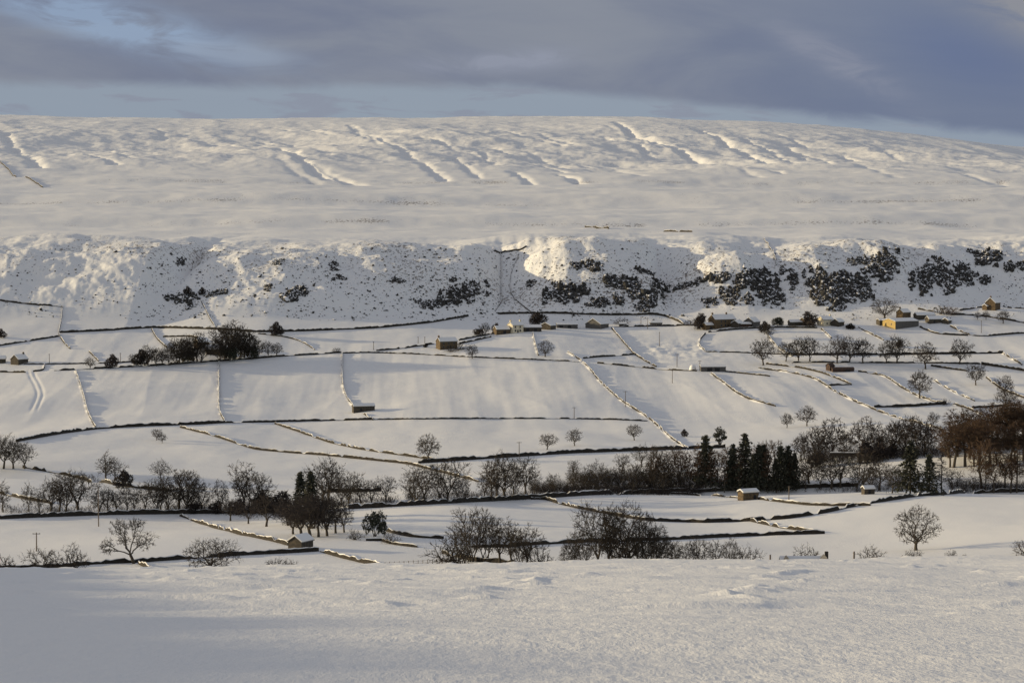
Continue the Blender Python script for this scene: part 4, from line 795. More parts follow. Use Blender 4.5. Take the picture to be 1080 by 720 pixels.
# ------------------------------------------------------------------ buildings
def building(px, row, wpx, dm, eave, ridge, yaw, label, name='stone_barn', cat='barn', wallm=None, gablem=None, roofm=None, snow=0.25, chimneys=(), windows=(), doors=(), group=None, hip=False, gable_windows=0):
    """wpx: length along the ridge in photo pixels; dm depth, eave and ridge heights in metres; windows and doors on the camera side as fractions"""
    wallm = wallm or m_house; roofm = roofm or m_slate; gablem = gablem or wallm
    p = at(px, row); k = p.y / FPX; c_ = abs(math.cos(math.radians(yaw))); w = max(3.0, (wpx * k - dm * abs(math.sin(math.radians(yaw)))) / max(c_, 0.3)) if wpx > 0 else -wpx
    r = empty(name, (p.x, p.y + dm * 0.4, p.z), math.radians(yaw)); tag(r, label, cat, group)
    x0, x1, y0, y1 = -w / 2, w / 2, -dm / 2, dm / 2
    m = MB(); B0 = -2.5
    m.poly([(x0, y0, B0), (x1, y0, B0), (x1, y0, eave), (x0, y0, eave)]); m.poly([(x1, y1, B0), (x0, y1, B0), (x0, y1, eave), (x1, y1, eave)])
    m.poly([(x0, y1, B0), (x0, y0, B0), (x0, y0, eave), (x0, 0, ridge), (x0, y1, eave)], 1); m.poly([(x1, y0, B0), (x1, y1, B0), (x1, y1, eave), (x1, 0, ridge), (x1, y0, eave)], 1)
    link('wall', m.mesh('wall', [wallm, gablem]), r)
    ov = 0.3; sl = (ridge - eave) / (dm / 2); th = 0.18
    def slab(a, b_, lift, thick, inset):
        mm = MB(); xa, xb = a + inset, b_ - inset; yo = dm / 2 + ov - inset; ze = eave - sl * (ov - inset)
        low = [(-yo, ze + lift), (0, ridge + lift), (yo, ze + lift)]; up = [(y, z + thick) for y, z in low]
        for i in range(2):
            (ya, za), (yb, zb) = up[i], up[i + 1]; mm.poly([(xa, ya, za), (xb, ya, za), (xb, yb, zb), (xa, yb, zb)])
            (ya, za), (yb, zb) = low[i], low[i + 1]; mm.poly([(xa, yb, zb), (xb, yb, zb), (xb, ya, za), (xa, ya, za)])
        for q in (0, 2):
            y, zl = low[q]; zu = up[q][1]; pp = [(xa, y, zl), (xb, y, zl), (xb, y, zu), (xa, y, zu)]; mm.poly(pp if q == 0 else pp[::-1])
        for x, fl in ((xa, 1), (xb, 0)):
            for i in range(2):
                pp = [(x, *low[i]), (x, *up[i]), (x, *up[i + 1]), (x, *low[i + 1])]; mm.poly(pp if fl else pp[::-1])
        return mm
    rf = link('roof', slab(x0 - ov, x1 + ov, 0.02, th, 0).mesh('roof', [roofm]), r)
    if snow: link('snow_layer', slab(x0 - ov, x1 + ov, th + 0.03, snow, 0.08).mesh('snow_layer', [m_snow]), rf)
    for cx in chimneys:
        x = x0 + w * cx; m = MB(); m.box(x - 0.5, x + 0.5, -0.4, 0.4, ridge - 0.6, ridge + 1.3); m.box(x - 0.58, x + 0.58, -0.48, 0.48, ridge + 1.3, ridge + 1.42)
        ch = link('chimney', m.mesh('chimney', [wallm]), r)
        m = MB(); m.tube([(x, 0, ridge + 1.42), (x, 0, ridge + 1.85)], [0.16, 0.13], 8); link('chimney_pot', m.mesh('chimney_pot', [m_pot]), ch)
    for fx, fz, ww, wh in windows:
        x = x0 + w * fx; m = MB(); m.box(x - ww / 2 - .1, x + ww / 2 + .1, y0 - 0.06, y0 + 0.1, fz - .1, fz + wh + .12); wn = link('window', m.mesh('window', [m_greyclad]), r)
        m = MB(); m.box(x - ww / 2, x + ww / 2, y0 - 0.09, y0 - 0.03, fz, fz + wh); link('pane', m.mesh('pane', [m_glass]), wn)
    for fx, ww, wh in doors:
        x = x0 + w * fx; m = MB(); m.box(x - ww / 2, x + ww / 2, y0 - 0.08, y0 + 0.05, -0.3, wh); link('door', m.mesh('door', [m_dark]), r)
    for q in range(gable_windows):
        m = MB(); yc = (q - (gable_windows - 1) / 2) * dm * 0.4; m.box(x0 - 0.07, x0 + 0.05, yc - 0.45, yc + 0.45, eave * 0.45, eave * 0.45 + 1.2); link('window', m.mesh('window', [m_dark]), r)
    return r
D = m_dark_house
building(316.5, 579, -6.2, 4.6, 2.3, 3.8, 62, 'small dark gabled stone hut with one bright snowy roof slope behind the near brow', name='stone_hut', cat='hut', wallm=D, snow=0.3)
building(789.5, 527, -6.4, 4.2, 2.7, 3.5, 24, 'stone hut in the open field with lit ochre wall and thick snowy roof', name='stone_hut', cat='hut', snow=0.4, wallm=m_house, doors=((0.75, 1.0, 1.8),))
building(916, 521, -4.0, 3.0, 1.9, 2.7, 15, 'small dark shed with snowy roof at the foot of the riverside trees', name='shed', cat='shed', wallm=D, snow=0.35, doors=((0.5, 0.9, 1.7),))
building(383, 434, -11.5, 5.0, 2.9, 3.9, 14, 'long low dark stone barn alone at the foot of the steep wall', wallm=D, snow=0.35, doors=((0.35, 1.1, 1.9),))
building(471, 368, -12.0, 6.5, 4.8, 7.0, 26, 'two storey brown stone house with end chimney beside the road', name='stone_house', cat='house', chimneys=(0.04,), windows=((0.2, 0.9, 0.8, 1.0), (0.45, 0.9, 0.8, 1.0), (0.75, 0.9, 0.8, 1.0), (0.2, 3.1, 0.8, 1.0), (0.5, 3.1, 0.8, 1.0), (0.8, 3.1, 0.8, 1.0)), doors=((0.6, 1.0, 2.0),), snow=0.25)
building(529, 352.5, -9.5, 5.5, 3.2, 5.2, 24, 'low brown stone barn with dark ivy beside it, left of the white farmhouse', wallm=m_house, snow=0.3, doors=((0.6, 2.0, 2.4),))
building(543.5, 351, -8.5, 6.5, 5.0, 7.0, 34, 'cream white farmhouse glowing in the sun with end chimneys', name='farmhouse', cat='house', wallm=m_render_wall, chimneys=(0.06, 0.94), windows=((0.25, 1.0, 0.9, 1.1), (0.7, 1.0, 0.9, 1.1), (0.25, 3.3, 0.9, 1.1), (0.7, 3.3, 0.9, 1.1)), doors=((0.48, 1.0, 2.0),), snow=0.25, gable_windows=2)
building(560, 349.5, -13.0, 7.0, 2.6, 4.0, 8, 'low wide dark shed touching the right side of the white farmhouse', name='farm_shed', cat='shed', wallm=D, roofm=m_slate, snow=0.3, doors=((0.3, 2.0, 2.0), (0.7, 2.0, 2.0)))
building(578, 347.5, -7.5, 8.0, 2.6, 4.4, 60, 'dark gable ended shed in the middle of the farm sheds', name='farm_shed', cat='shed', wallm=D, snow=0.3)
building(598, 346, -14.0, 6.0, 2.3, 3.4, 5, 'longest low dark shed, right end of the white farmhouse sheds', name='farm_shed', cat='shed', wallm=m_greyclad, snow=0.3, doors=((0.2, 2.4, 1.8), (0.6, 2.4, 1.8)))
building(630, 346.5, -10.5, 12.0, 3.0, 6.6, 56, 'big barn with dark gable and bright snowy left roof slope', wallm=m_greyclad, snow=0.3)
building(657, 344.5, -5.0, 3.0, 1.8, 2.6, 0, 'tiny snow covered shed right of the dark gabled barn', name='shed', cat='shed', wallm=D, snow=0.4)
building(692, 343.5, -8.0, 3.5, 1.9, 2.6, 4, 'low snow covered roadside shed between the two farms', name='shed', cat='shed', wallm=D, snow=0.4)
building(762, 345.5, -17.0, 8.0, 5.6, 8.6, 30, 'tall farmhouse with sunlit orange gable end and chimney', name='farmhouse', cat='house', wallm=m_house, chimneys=(0.03, 0.7), windows=((0.3, 1.0, 0.9, 1.2), (0.5, 1.0, 0.9, 1.2), (0.8, 1.0, 0.9, 1.2), (0.3, 3.6, 0.9, 1.2), (0.5, 3.6, 0.9, 1.2), (0.8, 3.6, 0.9, 1.2)), doors=((0.62, 1.0, 2.1),), snow=0.2, gable_windows=1)
building(748, 347.5, -8.0, 5.0, 3.0, 4.4, 30, 'low sunlit stone outbuilding in front of the tall orange gable', name='outbuilding', cat='barn', snow=0.3, doors=((0.5, 1.6, 2.0),))
building(778, 345.5, -6.0, 6.0, 2.8, 4.6, 48, 'small outbuilding with bright roof, between tall farmhouse and dark barn', name='outbuilding', cat='barn', wallm=D, snow=0.35)
building(793.5, 344.5, -8.0, 8.0, 3.2, 6.0, 52, 'barn with bright snowy roof and dark gable at the farm\'s right end', wallm=m_greyclad, snow=0.3)
building(785, 345.2, -9.0, 5.0, 2.2, 3.2, 4, 'low dark shed joining two bright roofed outbuildings of the middle farm', name='farm_shed', cat='shed', wallm=m_rust, snow=0.25)
building(840, 343.5, -10.0, 5.0, 2.4, 3.8, 14, 'low snow roofed cottage left of the dark round yew', name='cottage', cat='house', wallm=D, snow=0.35, chimneys=(0.9,))
building(849, 343, -6.0, 5.0, 3.2, 5.0, 50, 'small cottage with bright roof half hidden by the dark round yew', name='cottage', cat='house', wallm=m_house, snow=0.3)
building(871, 343.5, -9.0, 6.5, 4.0, 6.0, 34, 'sunlit yellow stone house right of the dark round yew', name='stone_house', cat='house', wallm=m_render_wall, snow=0.35, windows=((0.35, 1.0, 0.8, 1.0), (0.7, 1.0, 0.8, 1.0)), chimneys=(0.95,))
building(884, 344, -7.0, 6.0, 2.8, 4.8, 50, 'dark gabled outbuilding beside the sunlit yellow stone house', name='outbuilding', cat='barn', wallm=D, snow=0.35)
building(897, 346, -6.0, 3.5, 1.6, 2.4, -8, 'low snow covered shed between the yellow stone house and yellow gabled barn', name='shed', cat='shed', wallm=D, snow=0.35)
building(951, 345.5, -20.0, 14.0, 4.2, 5.9, 30, 'large modern barn with bright yellow gable and long dark side', name='farm_barn', cat='barn', wallm=m_greyclad, gablem=m_yellow, snow=0.25, gable_windows=2)
building(936, 342.5, -13.0, 6.0, 2.9, 3.8, 14, 'lean shed with snowy roof behind the left of the yellow gable', name='farm_shed', cat='shed', wallm=D, snow=0.25)
building(953.5, 337.5, -8.0, 6.0, 5.2, 7.4, 40, 'orange stone house peeping over the yellow gabled barn roof', name='stone_house', cat='house', wallm=m_house, snow=0.2, chimneys=(0.05,))
building(975.5, 336.5, -13.0, 6.5, 2.6, 4.2, 12, 'low farm building with broad snowy roof, upper left of three at right', name='farm_shed', cat='shed', wallm=D, snow=0.35)
building(988, 340.5, -13.0, 6.5, 2.5, 4.3, 14, 'low farm building with broad snowy roof, middle of three at right', name='farm_shed', cat='shed', wallm=D, snow=0.35, doors=((0.3, 1.2, 1.6),))
building(999, 341.5, -4.5, 5.0, 2.2, 3.6, 50, 'smallest snow roofed shed, right end of the three low farm buildings', name='farm_shed', cat='shed', wallm=D, snow=0.35)
building(1048, 327, -8.0, 7.5, 5.0, 8.2, 52, 'tall narrow stone house with snowy roof standing alone on the right spur', name='stone_house', cat='house', wallm=m_house, snow=0.35, chimneys=(0.1,), gable_windows=1)
building(1040.5, 327, -3.5, 4.0, 2.6, 3.8, 40, 'little snow roofed porch wing left of the lone house on the spur', name='outbuilding', cat='shed', wallm=m_house, snow=0.35)
building(19.5, 384, -8.5, 6.5, 3.0, 5.6, 58, 'dark gabled field barn with snowy left roof near the left edge', wallm=D, snow=0.35, chimneys=(0.9,))
building(0, 383, -6.0, 5.0, 2.6, 4.2, 10, 'barn end cut by the left edge of the picture beside the gabled one', wallm=D, snow=0.35)
building(752, 391.5, -15.0, 6.0, 2.6, 3.6, 4, 'long low open fronted shed beside a rounded white mound', name='open_shed', cat='shed', wallm=m_greyclad, snow=0.25, doors=((0.35, 3.0, 2.0), (0.65, 3.0, 2.0)))
building(889, 392, -13.0, 5.0, 1.7, 2.6, 6, 'tumbledown rusty brown barn with broken roof under the field trees', name='ruined_barn', cat='barn', wallm=m_rust, roofm=m_rust, snow=0.0, doors=((0.7, 3.0, 1.4),))
building(876, 391, -3.5, 4.0, 3.0, 4.4, 30, 'small upright broken gable at the left end of the rusty ruined barn', name='ruined_gable', cat='ruin', wallm=m_rust, roofm=m_rust, snow=0.0)
building(226, 374, -11.0, 7, 3.4, 5.6, 12, 'snow roofed farmhouse almost buried in the dark farm copse', name='farmhouse', cat='house', wallm=D, snow=0.35, chimneys=(0.1,))
building(212, 367, -8.0, 6, 3.6, 6.0, 40, 'pinkish stone cottage behind the left part of the farm copse', name='cottage', cat='house', wallm=m_house, snow=0.35, chimneys=(0.1,))
# the house below the brow: only its gables, ridge and chimney rise above the snow
def house_below(px, top_row, Y, label):
    X = (px - 540) / FPX * Y; ztop = row_z(top_row, Y); g = float(ground(X, Y)); ridge = ztop - g
    r = empty('farmhouse', (X, Y, g), 0.0); tag(r, label, 'house')
    def gabled(name, x0, x1, y0, y1, rg, axis, snowy=True):
        eave = rg - 3.0; m = MB(); xm, ym = (x0 + x1) / 2, (y0 + y1) / 2
        m.box(x0, x1, y0, y1, -1, eave)
        if axis == 'y':
            m.poly([(x0, y0, eave), (x1, y0, eave), (xm, y0, rg)]); m.poly([(x1, y1, eave), (x0, y1, eave), (xm, y1, rg)])
        else:
            m.poly([(x0, y1, eave), (x0, y0, eave), (x0, ym, rg)]); m.poly([(x1, y0, eave), (x1, y1, eave), (x1, ym, rg)])
        link('wall', m.mesh('wall', [m_dark_house]), r); m = MB(); q = MB()
        for dz, tk, mm in ((0.03, 0.22, m), (0.27, 0.12, q)):
            for s in (-1, 1):
                if axis == 'y': a, b_ = (xm, rg + dz), (xm + s * ((x1 - x0) / 2 + 0.3), eave - 0.3 + dz); P = [(a[0], y0 - 0.25, a[1]), (b_[0], y0 - 0.25, b_[1]), (b_[0], y1 + 0.25, b_[1]), (a[0], y1 + 0.25, a[1])]
                else: a, b_ = (ym, rg + dz), (ym + s * ((y1 - y0) / 2 + 0.3), eave - 0.3 + dz); P = [(x0 - 0.25, a[0], a[1]), (x0 - 0.25, b_[0], b_[1]), (x1 + 0.25, b_[0], b_[1]), (x1 + 0.25, a[0], a[1])]
                T_ = [(x, y, z + tk) for x, y, z in P]; mm.poly(T_); mm.poly(P[::-1])
                for i in range(4): mm.poly([P[i], P[(i + 1) % 4], T_[(i + 1) % 4], T_[i]])
        rf = link('roof', m.mesh('roof', [m_slate]), r); 
        if snowy: link('snow_layer', q.mesh('snow_layer', [m_snow]), rf)
    gabled('main', -6, 6, -1, 6, ridge - 0.7, 'x'); gabled('wing', -6.5, -2.5, -4.5, 2, ridge - 0.3, 'y', False); gabled('wing', 3, 8, -5, 2, ridge, 'y', False)
    m = MB(); m.box(5.8, 6.7, 1.6, 2.5, ridge - 3, ridge + 0.9); link('chimney', m.mesh('chimney', [m_dark_house]), r)
house_below(850, 586, 600, 'hidden farmhouse with only its snowy gables and chimney showing above the brow')

# rounded heap, trough, bridge, poles, posts, fence, gate
def mound(px, row, rx, h, label, name, cat, mtl):
    p = at(px, row); m = MB(); R = np.random.RandomState(3); n, k = 18, 7
    for i in range(k):
        f = i / (k - 1); r_ = math.cos(f * math.pi / 2) * rx
        for j in range(n): a = j / n * 6.2832; m.V.append((math.cos(a) * r_ * (1 + 0.06 * R.normal()), math.sin(a) * r_, math.sin(f * math.pi / 2) ** 0.8 * h - 0.2))
    for i in range(k - 1):
        for j in range(n): m.F.append((i * n + j, i * n + (j + 1) % n, (i + 1) * n + (j + 1) % n, (i + 1) * n + j)); m.M.append(0)
    o_ = link(name, m.mesh(name, [mtl], True), None, p); tag(o_, label, cat); return o_
mound(730.5, 390, 2.1, 3.4, 'rounded bright white snow covered heap beside the long open shed', 'snow_mound', 'mound', m_snow)
p = at(394, 570); r = empty('stone_trough', p, 0.1); tag(r, 'dark snow topped stone trough under the tiered dark tree', 'trough')
m = MB(); m.box(-2.3, 2.3, -0.5, 0.5, -0.5, 0.75); link('basin', m.mesh('basin', [m_stone]), r); m = MB(); m.box(-2.4, 2.4, -0.55, 0.55, 0.76, 1.0); link('snow_cap', m.mesh('snow_cap', [m_snow]), r)
p = at(893, 490); r = empty('stone_bridge', (p.x, p.y + 1.5, p.z - 0.5), math.radians(-6)); tag(r, 'small dark bridge on two pale slanting piers among the riverside trees', 'bridge')
k = p.y / FPX
m = MB(); m.box(-17 * k, 13 * k, -1.2, 1.2, 11 * k * 0.92, 11 * k * 0.92 + 1.0); m.box(-17.2 * k, 13.2 * k, -1.3, -0.9, 11 * k * 0.92 + 1.0, 11 * k * 0.92 + 1.6); link('deck', m.mesh('deck', [m_stone]), r)
m = MB(); m.box(-17 * k, 13.4 * k, -1.35, -0.8, 11 * k * 0.92 + 1.61, 11 * k * 0.92 + 1.85); link('snow_cap', m.mesh('snow_cap', [m_snow]), r)
for x in (-13 * k, 1.5 * k):
    m = MB(); m.poly([(x - .5, -1.3, -1.5), (x + .5, -1.3, -1.5), (x + 1.4, -1.3, 10.8 * k * 0.92), (x + .4, -1.3, 10.8 * k * 0.92)]); m.poly([(x - .5, 1.3, -1.5), (x + .4, 1.3, 10.8 * k * 0.92), (x + 1.4, 1.3, 10.8 * k * 0.92), (x + .5, 1.3, -1.5)])
    m.poly([(x - .5, 1.3, -1.5), (x - .5, -1.3, -1.5), (x + .4, -1.3, 10.8 * k * 0.92), (x + .4, 1.3, 10.8 * k * 0.92)]); m.poly([(x + .5, -1.3, -1.5), (x + .5, 1.3, -1.5), (x + 1.4, 1.3, 10.8 * k * 0.92), (x + 1.4, -1.3, 10.8 * k * 0.92)])
    link('pier', m.mesh('pier', [m_render_wall]), r)
m = MB(); m.box(13 * k, 17 * k, -1.4, 1.4, -2, 8 * k); link('abutment', m.mesh('abutment', [m_stone]), r)

def pole(px, row, hpx, label, arm=False):
    p = at(px, row); h = hpx * p.y / FPX; r = empty('utility_pole', p, 0.0); tag(r, label, 'pole', 'wooden utility poles'); m = MB()
    m.tube([(0, 0, -0.6), (0.02, 0, h * 0.5), (0.03, 0, h)], [0.2, 0.17, 0.14], 8); link('post', m.mesh('post', [m_wood]), r)
    m = MB(); m.box(-1.1 if arm else -0.45, 1.1 if arm else 0.45, -0.08, 0.08, h - 0.45, h - 0.28)
    ca = link('crossarm', m.mesh('crossarm', [m_wood]), r)
    for x in ((-0.95, 0, 0.95) if arm else (-0.35, 0.35)):
        m = MB(); m.tube([(x, 0, h - 0.28), (x, 0, h - 0.08)], [0.07, 0.05], 6); link('insulator', m.mesh('insulator', [m_greyclad]), ca)
for a in ((38.5, 581, 20, 'short T shaped wooden pole standing in the near left field', True), (104, 555, 42, 'tall thin pole in front of the far left riverside trees', False), (547.5, 481.5, 16, 'pole by the straight bold wall between the round trees', True),
          (605.5, 441, 12, 'small pole above the buried wall in the broad middle field', True), (659.5, 429, 17, 'pole standing against the great diagonal wall', True), (709, 404, 14, 'pole in the shaded field below the long open shed', False),
          (714, 387, 14, 'pole just left of the rounded white heap', True), (695.5, 365, 15, 'pole in the rough paddock under the farm road', False), (738, 388, 8, 'short pole behind the long open shed', True), (683, 347, 11, 'pole by the farm road, right one of a close pair', True),
          (676, 343, 9, 'pole by the farm road, left one of a close pair', False), (394, 369, 9, 'pole by the road left of a pale shrub', False), (441, 362, 7, 'pole left of the stone house, left one of two', False), (448, 362, 7, 'pole left of the stone house, right one of two', False),
          (52, 384, 11, 'pole right of the dark gabled field barn at left', False), (127, 382, 10, 'pole by the track left of the farm copse', False), (1035, 351, 13, 'pole in the right field below the lone spur house', False), (832, 529, 17, 'pole in the field between the stone hut and small shed', False)):
    pole(*a)
def post(px, row, h, label):
    X = (px - 540) / FPX * 245; Yp = 245.0; o_ = MB(); o_.tube([(0, 0, -0.6), (0.02, 0, h)], [0.11, 0.09], 7); o_.tube([(0.02, 0, h), (0.02, 0, h + 0.05)], [0.12, 0.03], 7)
    q = link('gate_post', o_.mesh('gate_post', [m_wood]), None, (X, Yp, float(ground(X, Yp)))); tag(q, label, 'post')
post(814, 592, 0.5, 'short dark post on the brow left of the hidden farmhouse'); post(903, 592, 0.75, 'taller thin post on the brow right of the hidden farmhouse')
# post and rail fence with its gate in the dip
fx = np.linspace(406, 466, 13); frow = np.interp(fx, [406, 440, 466], [597.5, 595.5, 594]); X, Y, Z = hits(fx, frow)
r = empty('post_fence', (X[6], Y[6], Z[6])); tag(r, 'thin post and wire fence crossing the dip below the tiered tree', 'fence')
for i in range(len(X)):
    m = MB(); m.tube([(0, 0, -0.4), (0, 0, 1.35)], [0.09, 0.08], 6); link('fence_post', m.mesh('fence_post', [m_wood]), r, (X[i] - X[6], Y[i] - Y[6], Z[i] - Z[6]))
for hz in (0.5, 1.1):
    m = MB(); m.tube([(X[i] - X[6], Y[i] - Y[6], Z[i] - Z[6] + hz) for i in range(len(X))], [0.03] * len(X), 4); link('fence_rail', m.mesh('fence_rail', [m_wood]), r)
p = at(474, 593.5); r = empty('field_gate', p, 0.05); tag(r, 'dark five barred gate at the end of the thin fence', 'gate'); m = MB()
for z in (0.25, 0.5, 0.75, 1.0, 1.3): m.box(-1.8, 1.8, -0.04, 0.04, z, z + 0.12)
link('rails', m.mesh('rails', [m_wood]), r)
for x in (-1.95, 1.95): m = MB(); m.box(x - 0.12, x + 0.12, -0.12, 0.12, -0.4, 1.6); link('post', m.mesh('post', [m_wood]), r)

# ------------------------------------------------------------------ crags and stones on the scar
ICO_V = np.array([(0, .85, .52), (0, -.85, .52), (0, .85, -.52), (0, -.85, -.52), (.85, .52, 0), (-.85, .52, 0), (.85, -.52, 0), (-.85, -.52, 0), (.52, 0, .85), (.52, 0, -.85), (-.52, 0, .85), (-.52, 0, -.85)])
ICO_F = np.array([(8, 10, 1), (8, 0, 10), (8, 4, 0), (8, 6, 4), (8, 1, 6), (10, 0, 5), (10, 5, 7), (10, 7, 1), (0, 4, 2), (0, 2, 5), (4, 6, 9), (4, 9, 2), (6, 1, 3), (6, 3, 9), (1, 7, 3), (7, 5, 11), (7, 11, 3), (5, 2, 11), (2, 9, 11), (9, 3, 11)])
def rocks(R, X, Y, Z, sx, sz, O):
    n = len(X); V = np.repeat(ICO_V[None], n, 0) * (1 + 0.28 * R.normal(size=(n, 12, 1)).clip(-1.5, 1.5)); a = R.rand(n) * 6.28; ca, sa = np.cos(a)[:, None], np.sin(a)[:, None]
    V = V * np.stack([sx * R.uniform(0.7, 1.4, n), sx * R.uniform(0.6, 1.1, n), sz * R.uniform(0.6, 1.5, n)], 1)[:, None]
    x = V[..., 0] * ca - V[..., 1] * sa; y = V[..., 0] * sa + V[..., 1] * ca
    V = np.stack([x + X[:, None] - O[0], y + Y[:, None] - O[1], V[..., 2] + Z[:, None] - O[2]], -1)
    return V.reshape(-1, 3), (ICO_F[None] + 12 * np.arange(n)[:, None, None]).reshape(-1, 3)
CR = [(485, 311, 24, 9, -.25, 'dense black crag on the scar left of the thin gully walls'), (452, 321, 14, 4, .1, 'low dark ledge at the lower left of the dense black crag'), (352, 281, 6, 4, 0, 'small rock cluster high on the middle of the scar'), (358, 294, 6, 2.5, 0, 'small dark bush like outcrop under the high rock cluster'),
      (283, 304, 5, 3, 0, 'small outcrop at the left end of the scattered stones'), (310, 311, 12, 6, -.2, 'scattered ledges in the middle of the scar left half'), (293, 277, 6, 2.5, 0, 'thin ledge near the scar top right of the bright left spur'),
      (200, 312, 10, 3.5, .1, 'dark ledge at the mouth of the deep left gully'), (184, 316, 10, 3, .3, 'broken ledge left below the deep left gully'), (190, 276, 5, 4, 0, 'dark rocks inside the deep left gully'), (228, 309, 10, 3, -.2, 'ledge stepping up right from the deep left gully'),
      (199, 318, 3, 7, 0, 'narrow outcrop on the stream below the deep left gully'), (420, 296, 6, 3, 0, 'small outcrop on the scar upper left of the black crag'), (480, 296, 5, 2.5, 0, 'small outcrop just above the dense black crag'),
      (596, 310, 21, 8, -.1, 'broad dark crag above the sheds, left of the central group'), (588, 301, 6, 3, 0, 'small dark knob above the broad crag over the sheds'), (633, 320, 12, 5, 0, 'lower dark crag in the centre above the dark gabled barn'), (649, 297, 13, 6, .15, 'upper dark crag below the bright central spur'), (667, 304, 8, 10, .1, 'tall dark crag in the centre, right of the upper one'),
      (653, 316, 5, 5, 0, 'small dark crag between the lower and tall ones'), (685, 313, 14, 9, .1, 'right dark crag of the central group'), (698, 302, 7, 5, .2, 'topmost right crag of the central group'), (676, 325, 7, 4, .2, 'lowest dark bush covered rock of the central group'), (608, 280, 8, 4, 0, 'pale broken rocks on the bright central spur, left'), (626, 281, 8, 5, 0, 'pale broken rocks on the bright central spur, right'),
      (680, 286, 9, 3, .2, 'thin ledge on the shaded slope right of the bright central spur'), (560, 300, 5, 3, -.3, 'small rocks beside the right thin gully wall'),
      (727, 300, 16, 3.5, -.25, 'long thin ledge climbing to the bright knoll'), (756, 294, 11, 5, 0, 'crag under the bright knoll'), (748, 319, 9, 4, -.1, 'low dark bushy rocks above the tall farmhouse'), (771, 313, 9, 8, -.2, 'round dark crag above the tall farmhouse'), (761, 307, 3, 4, 0, 'single dark boulder between two ledges above the tall farmhouse'), (789, 316, 5, 5, .5, 'small dark spike shaped rock above the farm barns'),
      (783, 296, 9, 6, 0, 'crag at the right foot of the bright knoll'), (797, 294, 13, 9, 0, 'large dark crag right of the bright knoll'), (812, 306, 12, 14, .3, 'deep hanging crag over the middle farm'), (826, 286, 4, 4, 0, 'small dark rock at the top of the pale chute'), (836, 296, 4, 10, 0, 'narrow dark rocks right of the pale chute'),
      (868, 304, 16, 16, .35, 'largest dark cliff, left part above the round yew'), (889, 303, 11, 15, .2, 'largest dark cliff, middle part'), (908, 304, 12, 12, .2, 'largest dark cliff, lower right part'), (929, 279, 18, 11, -.1, 'upper right crown of the largest cliff'), (905, 275, 9, 4, 0, 'ledge joining the top of the largest cliff'), (888, 323, 4, 4, 0, 'small dark rock under the largest cliff'),
      (934, 291, 7, 5, 0, 'foot of the upper right crown of the largest cliff'), (962, 297, 3, 9, 0, 'narrow dark streak of rock left of the right hand cliff'), (976, 289, 8, 9, -.3, 'right hand cliff, left arm'), (975, 304, 6, 7, .5, 'right hand cliff, lower left foot'), (991, 288, 11, 12, .3, 'right hand cliff, centre'), (1001, 300, 7, 9, .3, 'right hand cliff, lowest hanging part'), (1015, 289, 9, 11, .3, 'right hand cliff, right arm'),
      (1040, 272, 13, 8, 0, 'dark crag high on the right beyond the right hand cliff'), (1026, 266, 5, 3, .3, 'ledge at the left end of the high right crag'), (1053, 270, 5, 4, 0, 'right end rocks of the high right crag'), (1039, 296, 5, 5, 0, 'small round dark crag low on the right'), (1064, 283, 5, 5, 0, 'small dark crag near the right edge'), (1078, 282, 5, 5, 0, 'small dark crag cut by the right edge'), (1030, 290, 3, 2, 0, 'tiny rock between the right hand cliff and small round crag')]
for i, (cx, cy, rx, ry, sl, lb) in enumerate(CR):
    R = np.random.RandomState(900 + i); n = int(20 + rx * ry * 4.6); v = R.uniform(-1.35, 1.35, size=(n * 6, 2)); rad = np.hypot(v[:, 0], v[:, 1])
    nz = fbm(v[:, 0] * rx / 6.5 + i * 7.7, v[:, 1] * ry / 4.5 + 3.3, 3)
    v = v[(rad + nz * 0.8 < 0.98)][:n]
    X, Y, Z = hits(cx + v[:, 0] * rx, cy + v[:, 1] * ry + sl * v[:, 0] * rx)
    ok = (Y > 1480) & (Y < 1830); X, Y, Z = X[ok], Y[ok], Z[ok]
    if len(X) < 2: continue
    O = (np.median(X), np.median(Y), np.median(Z)); s = np.exp(R.normal(size=len(X)) * 0.55 - 0.42).clip(0.25, 2.0) * (1.0 if ry > 4 else 0.7)
    V, F_ = rocks(R, X, Y, Z, s, s * 1.35, O)
    tag(link('rock_outcrop', mesh_from('rock_outcrop', V, F_, [m_rock]), None, O), lb, 'crag', 'crags along the scar')
R = np.random.RandomState(77); n = 11000; px = R.uniform(0, 1085, n); row = R.uniform(262, 338, n)
dens = 0.25 + 1.2 * np.exp(-((px - 470) / 70) ** 2) + 0.7 * np.exp(-((px - 200) / 45) ** 2) + 0.6 * np.exp(-((px - 330) / 60) ** 2) + 0.8 * np.exp(-((px - 640) / 60) ** 2) + 0.5 * np.exp(-((px - 900) / 60) ** 2) + 0.8 * fbm(px / 40, row / 14, 3)
k = R.rand(n) < dens * 0.7; X, Y, Z = hits(px[k], row[k]); ok = (Y > 1520) & (Y < 1800); X, Y, Z = X[ok], Y[ok], Z[ok]; s = np.exp(R.normal(size=len(X)) * 0.5 - 1.15).clip(0.12, 1.2)
V, F_ = rocks(R, X, Y, Z, s * 1.2, s, (0, 1600, -50))
tag(link('scattered_stones', mesh_from('scattered_stones', V, F_, [m_rock]), None, (0, 1600, -50)), 'countless small dark stones scattered over the snowy scar', 'stones', kind='stuff')
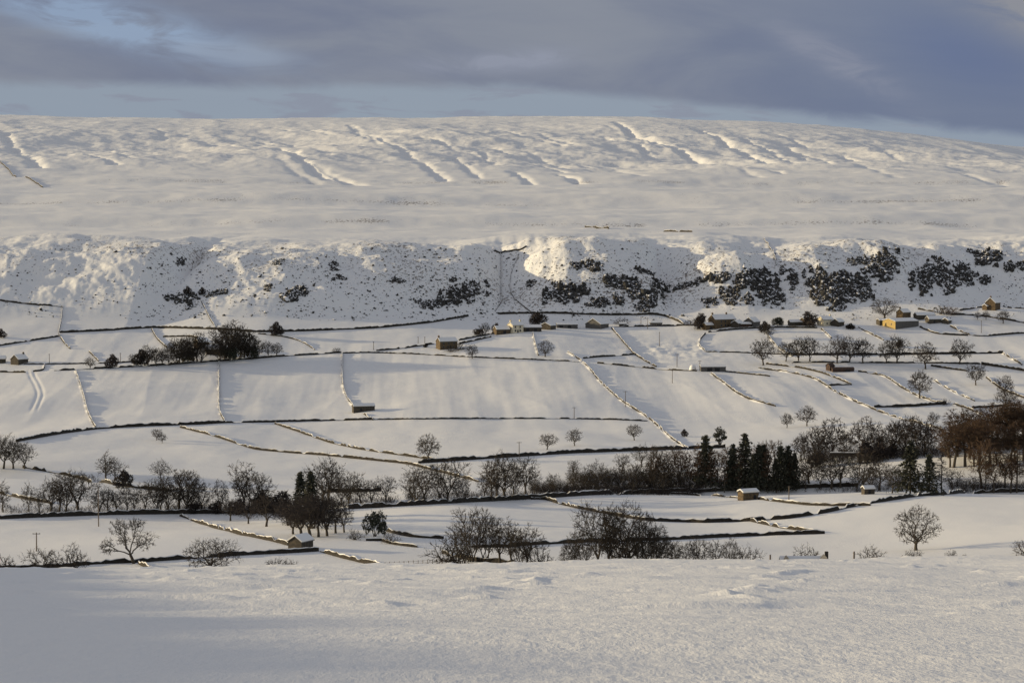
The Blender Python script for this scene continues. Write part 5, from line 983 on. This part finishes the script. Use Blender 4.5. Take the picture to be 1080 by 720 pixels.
# dark trees and yews beside the farms
for kk, px, row, h, w, cm, lb in (('leafy1', 854, 345, 16, 1.1, m_twig_d, 'large dark round yew between the two cottages'), ('leafy', 820, 344, 9, 1.3, None, 'green bush at the left end of the cottages'), ('leafy1', 738, 347, 16, 1.0, m_twig_d, 'dark round tree left of the tall farmhouse'),
                          ('leafy1', 806, 350, 11, 1.0, m_twig_d, 'dark bush at the wall corner right of the middle farm barns'), ('leafy', 568, 343, 12, 1.5, m_twig_d, 'dark spreading tree behind the sheds of the white farmhouse'), ('spruce1', 567, 343, 15, 0.8, None, 'small pointed conifer behind the sheds of the white farmhouse'),
                          ('leafy1', 523, 351, 10, 0.8, m_twig_d, 'dark tree against the low brown barn gable'), ('oak3', 512, 354, 13, 1.0, None, 'bare tree by the road left of the low brown barn'), ('leafy', 505, 354, 7, 1.6, m_twig_d, 'dark hedge bush by the road left of the bare tree'),
                          ('shrub1', 485, 369, 8, 1.4, None, 'twiggy garden bush right of the stone house'), ('shrub0', 476, 371, 6, 1.6, None, 'low garden shrub in front of the stone house'), ('leafy1', 449, 366, 4, 1.6, m_twig_d, 'low dark bush left of the stone house'),
                          ('leafy', 624, 345, 8, 1.0, m_twig_d, 'dark bush left of the big dark gabled barn'), ('shrub2', 655, 342, 7, 1.8, None, 'thin shrubs right of the big dark gabled barn'), ('oak1', 1058, 341, 13, 1.2, None, 'bare tree on the wall under the lone spur house'), ('oak2', 1040, 337, 9, 1.0, m_twig_d, 'small dark tree below the lone spur house'),
                          ('oak4', 1031, 337, 8, 1.0, m_twig_d, 'smaller dark tree left of another below the lone spur house'), ('shrub1', 994, 331, 9, 1.6, None, 'brown bushes above the three low farm roofs, left'), ('shrub0', 1004, 332, 9, 1.3, m_twig_b, 'brown bush above the three low farm roofs, right'),
                          ('leafy1', 1, 356, 9, 1.2, m_twig_d, 'dark bush at the left edge inside the small square field'), ('leafy1', 897, 347, 6, 1.4, m_twig_d, 'dark hedge bush right of the yellow stone house'), ('shrub2', 728, 343, 7, 1.6, None, 'thin shrubs by the road left of the tall farmhouse'),
                          ('leafy1', 213, 311, 8, 0.9, m_twig_d, 'dark thorn tree at the mouth of the deep left gully, right one'), ('leafy1', 198, 311, 9, 0.8, m_twig_d, 'dark thorn tree at the mouth of the deep left gully, left one')):
    tree(kk, px, row, h, lb, wide=w, crown_mat=cm, name='bare_tree' if kk.startswith('oak') else 'bush' if h < 12 else 'dark_tree', cat='tree' if (kk.startswith(('oak', 'spruce')) or h >= 12) else 'bush')
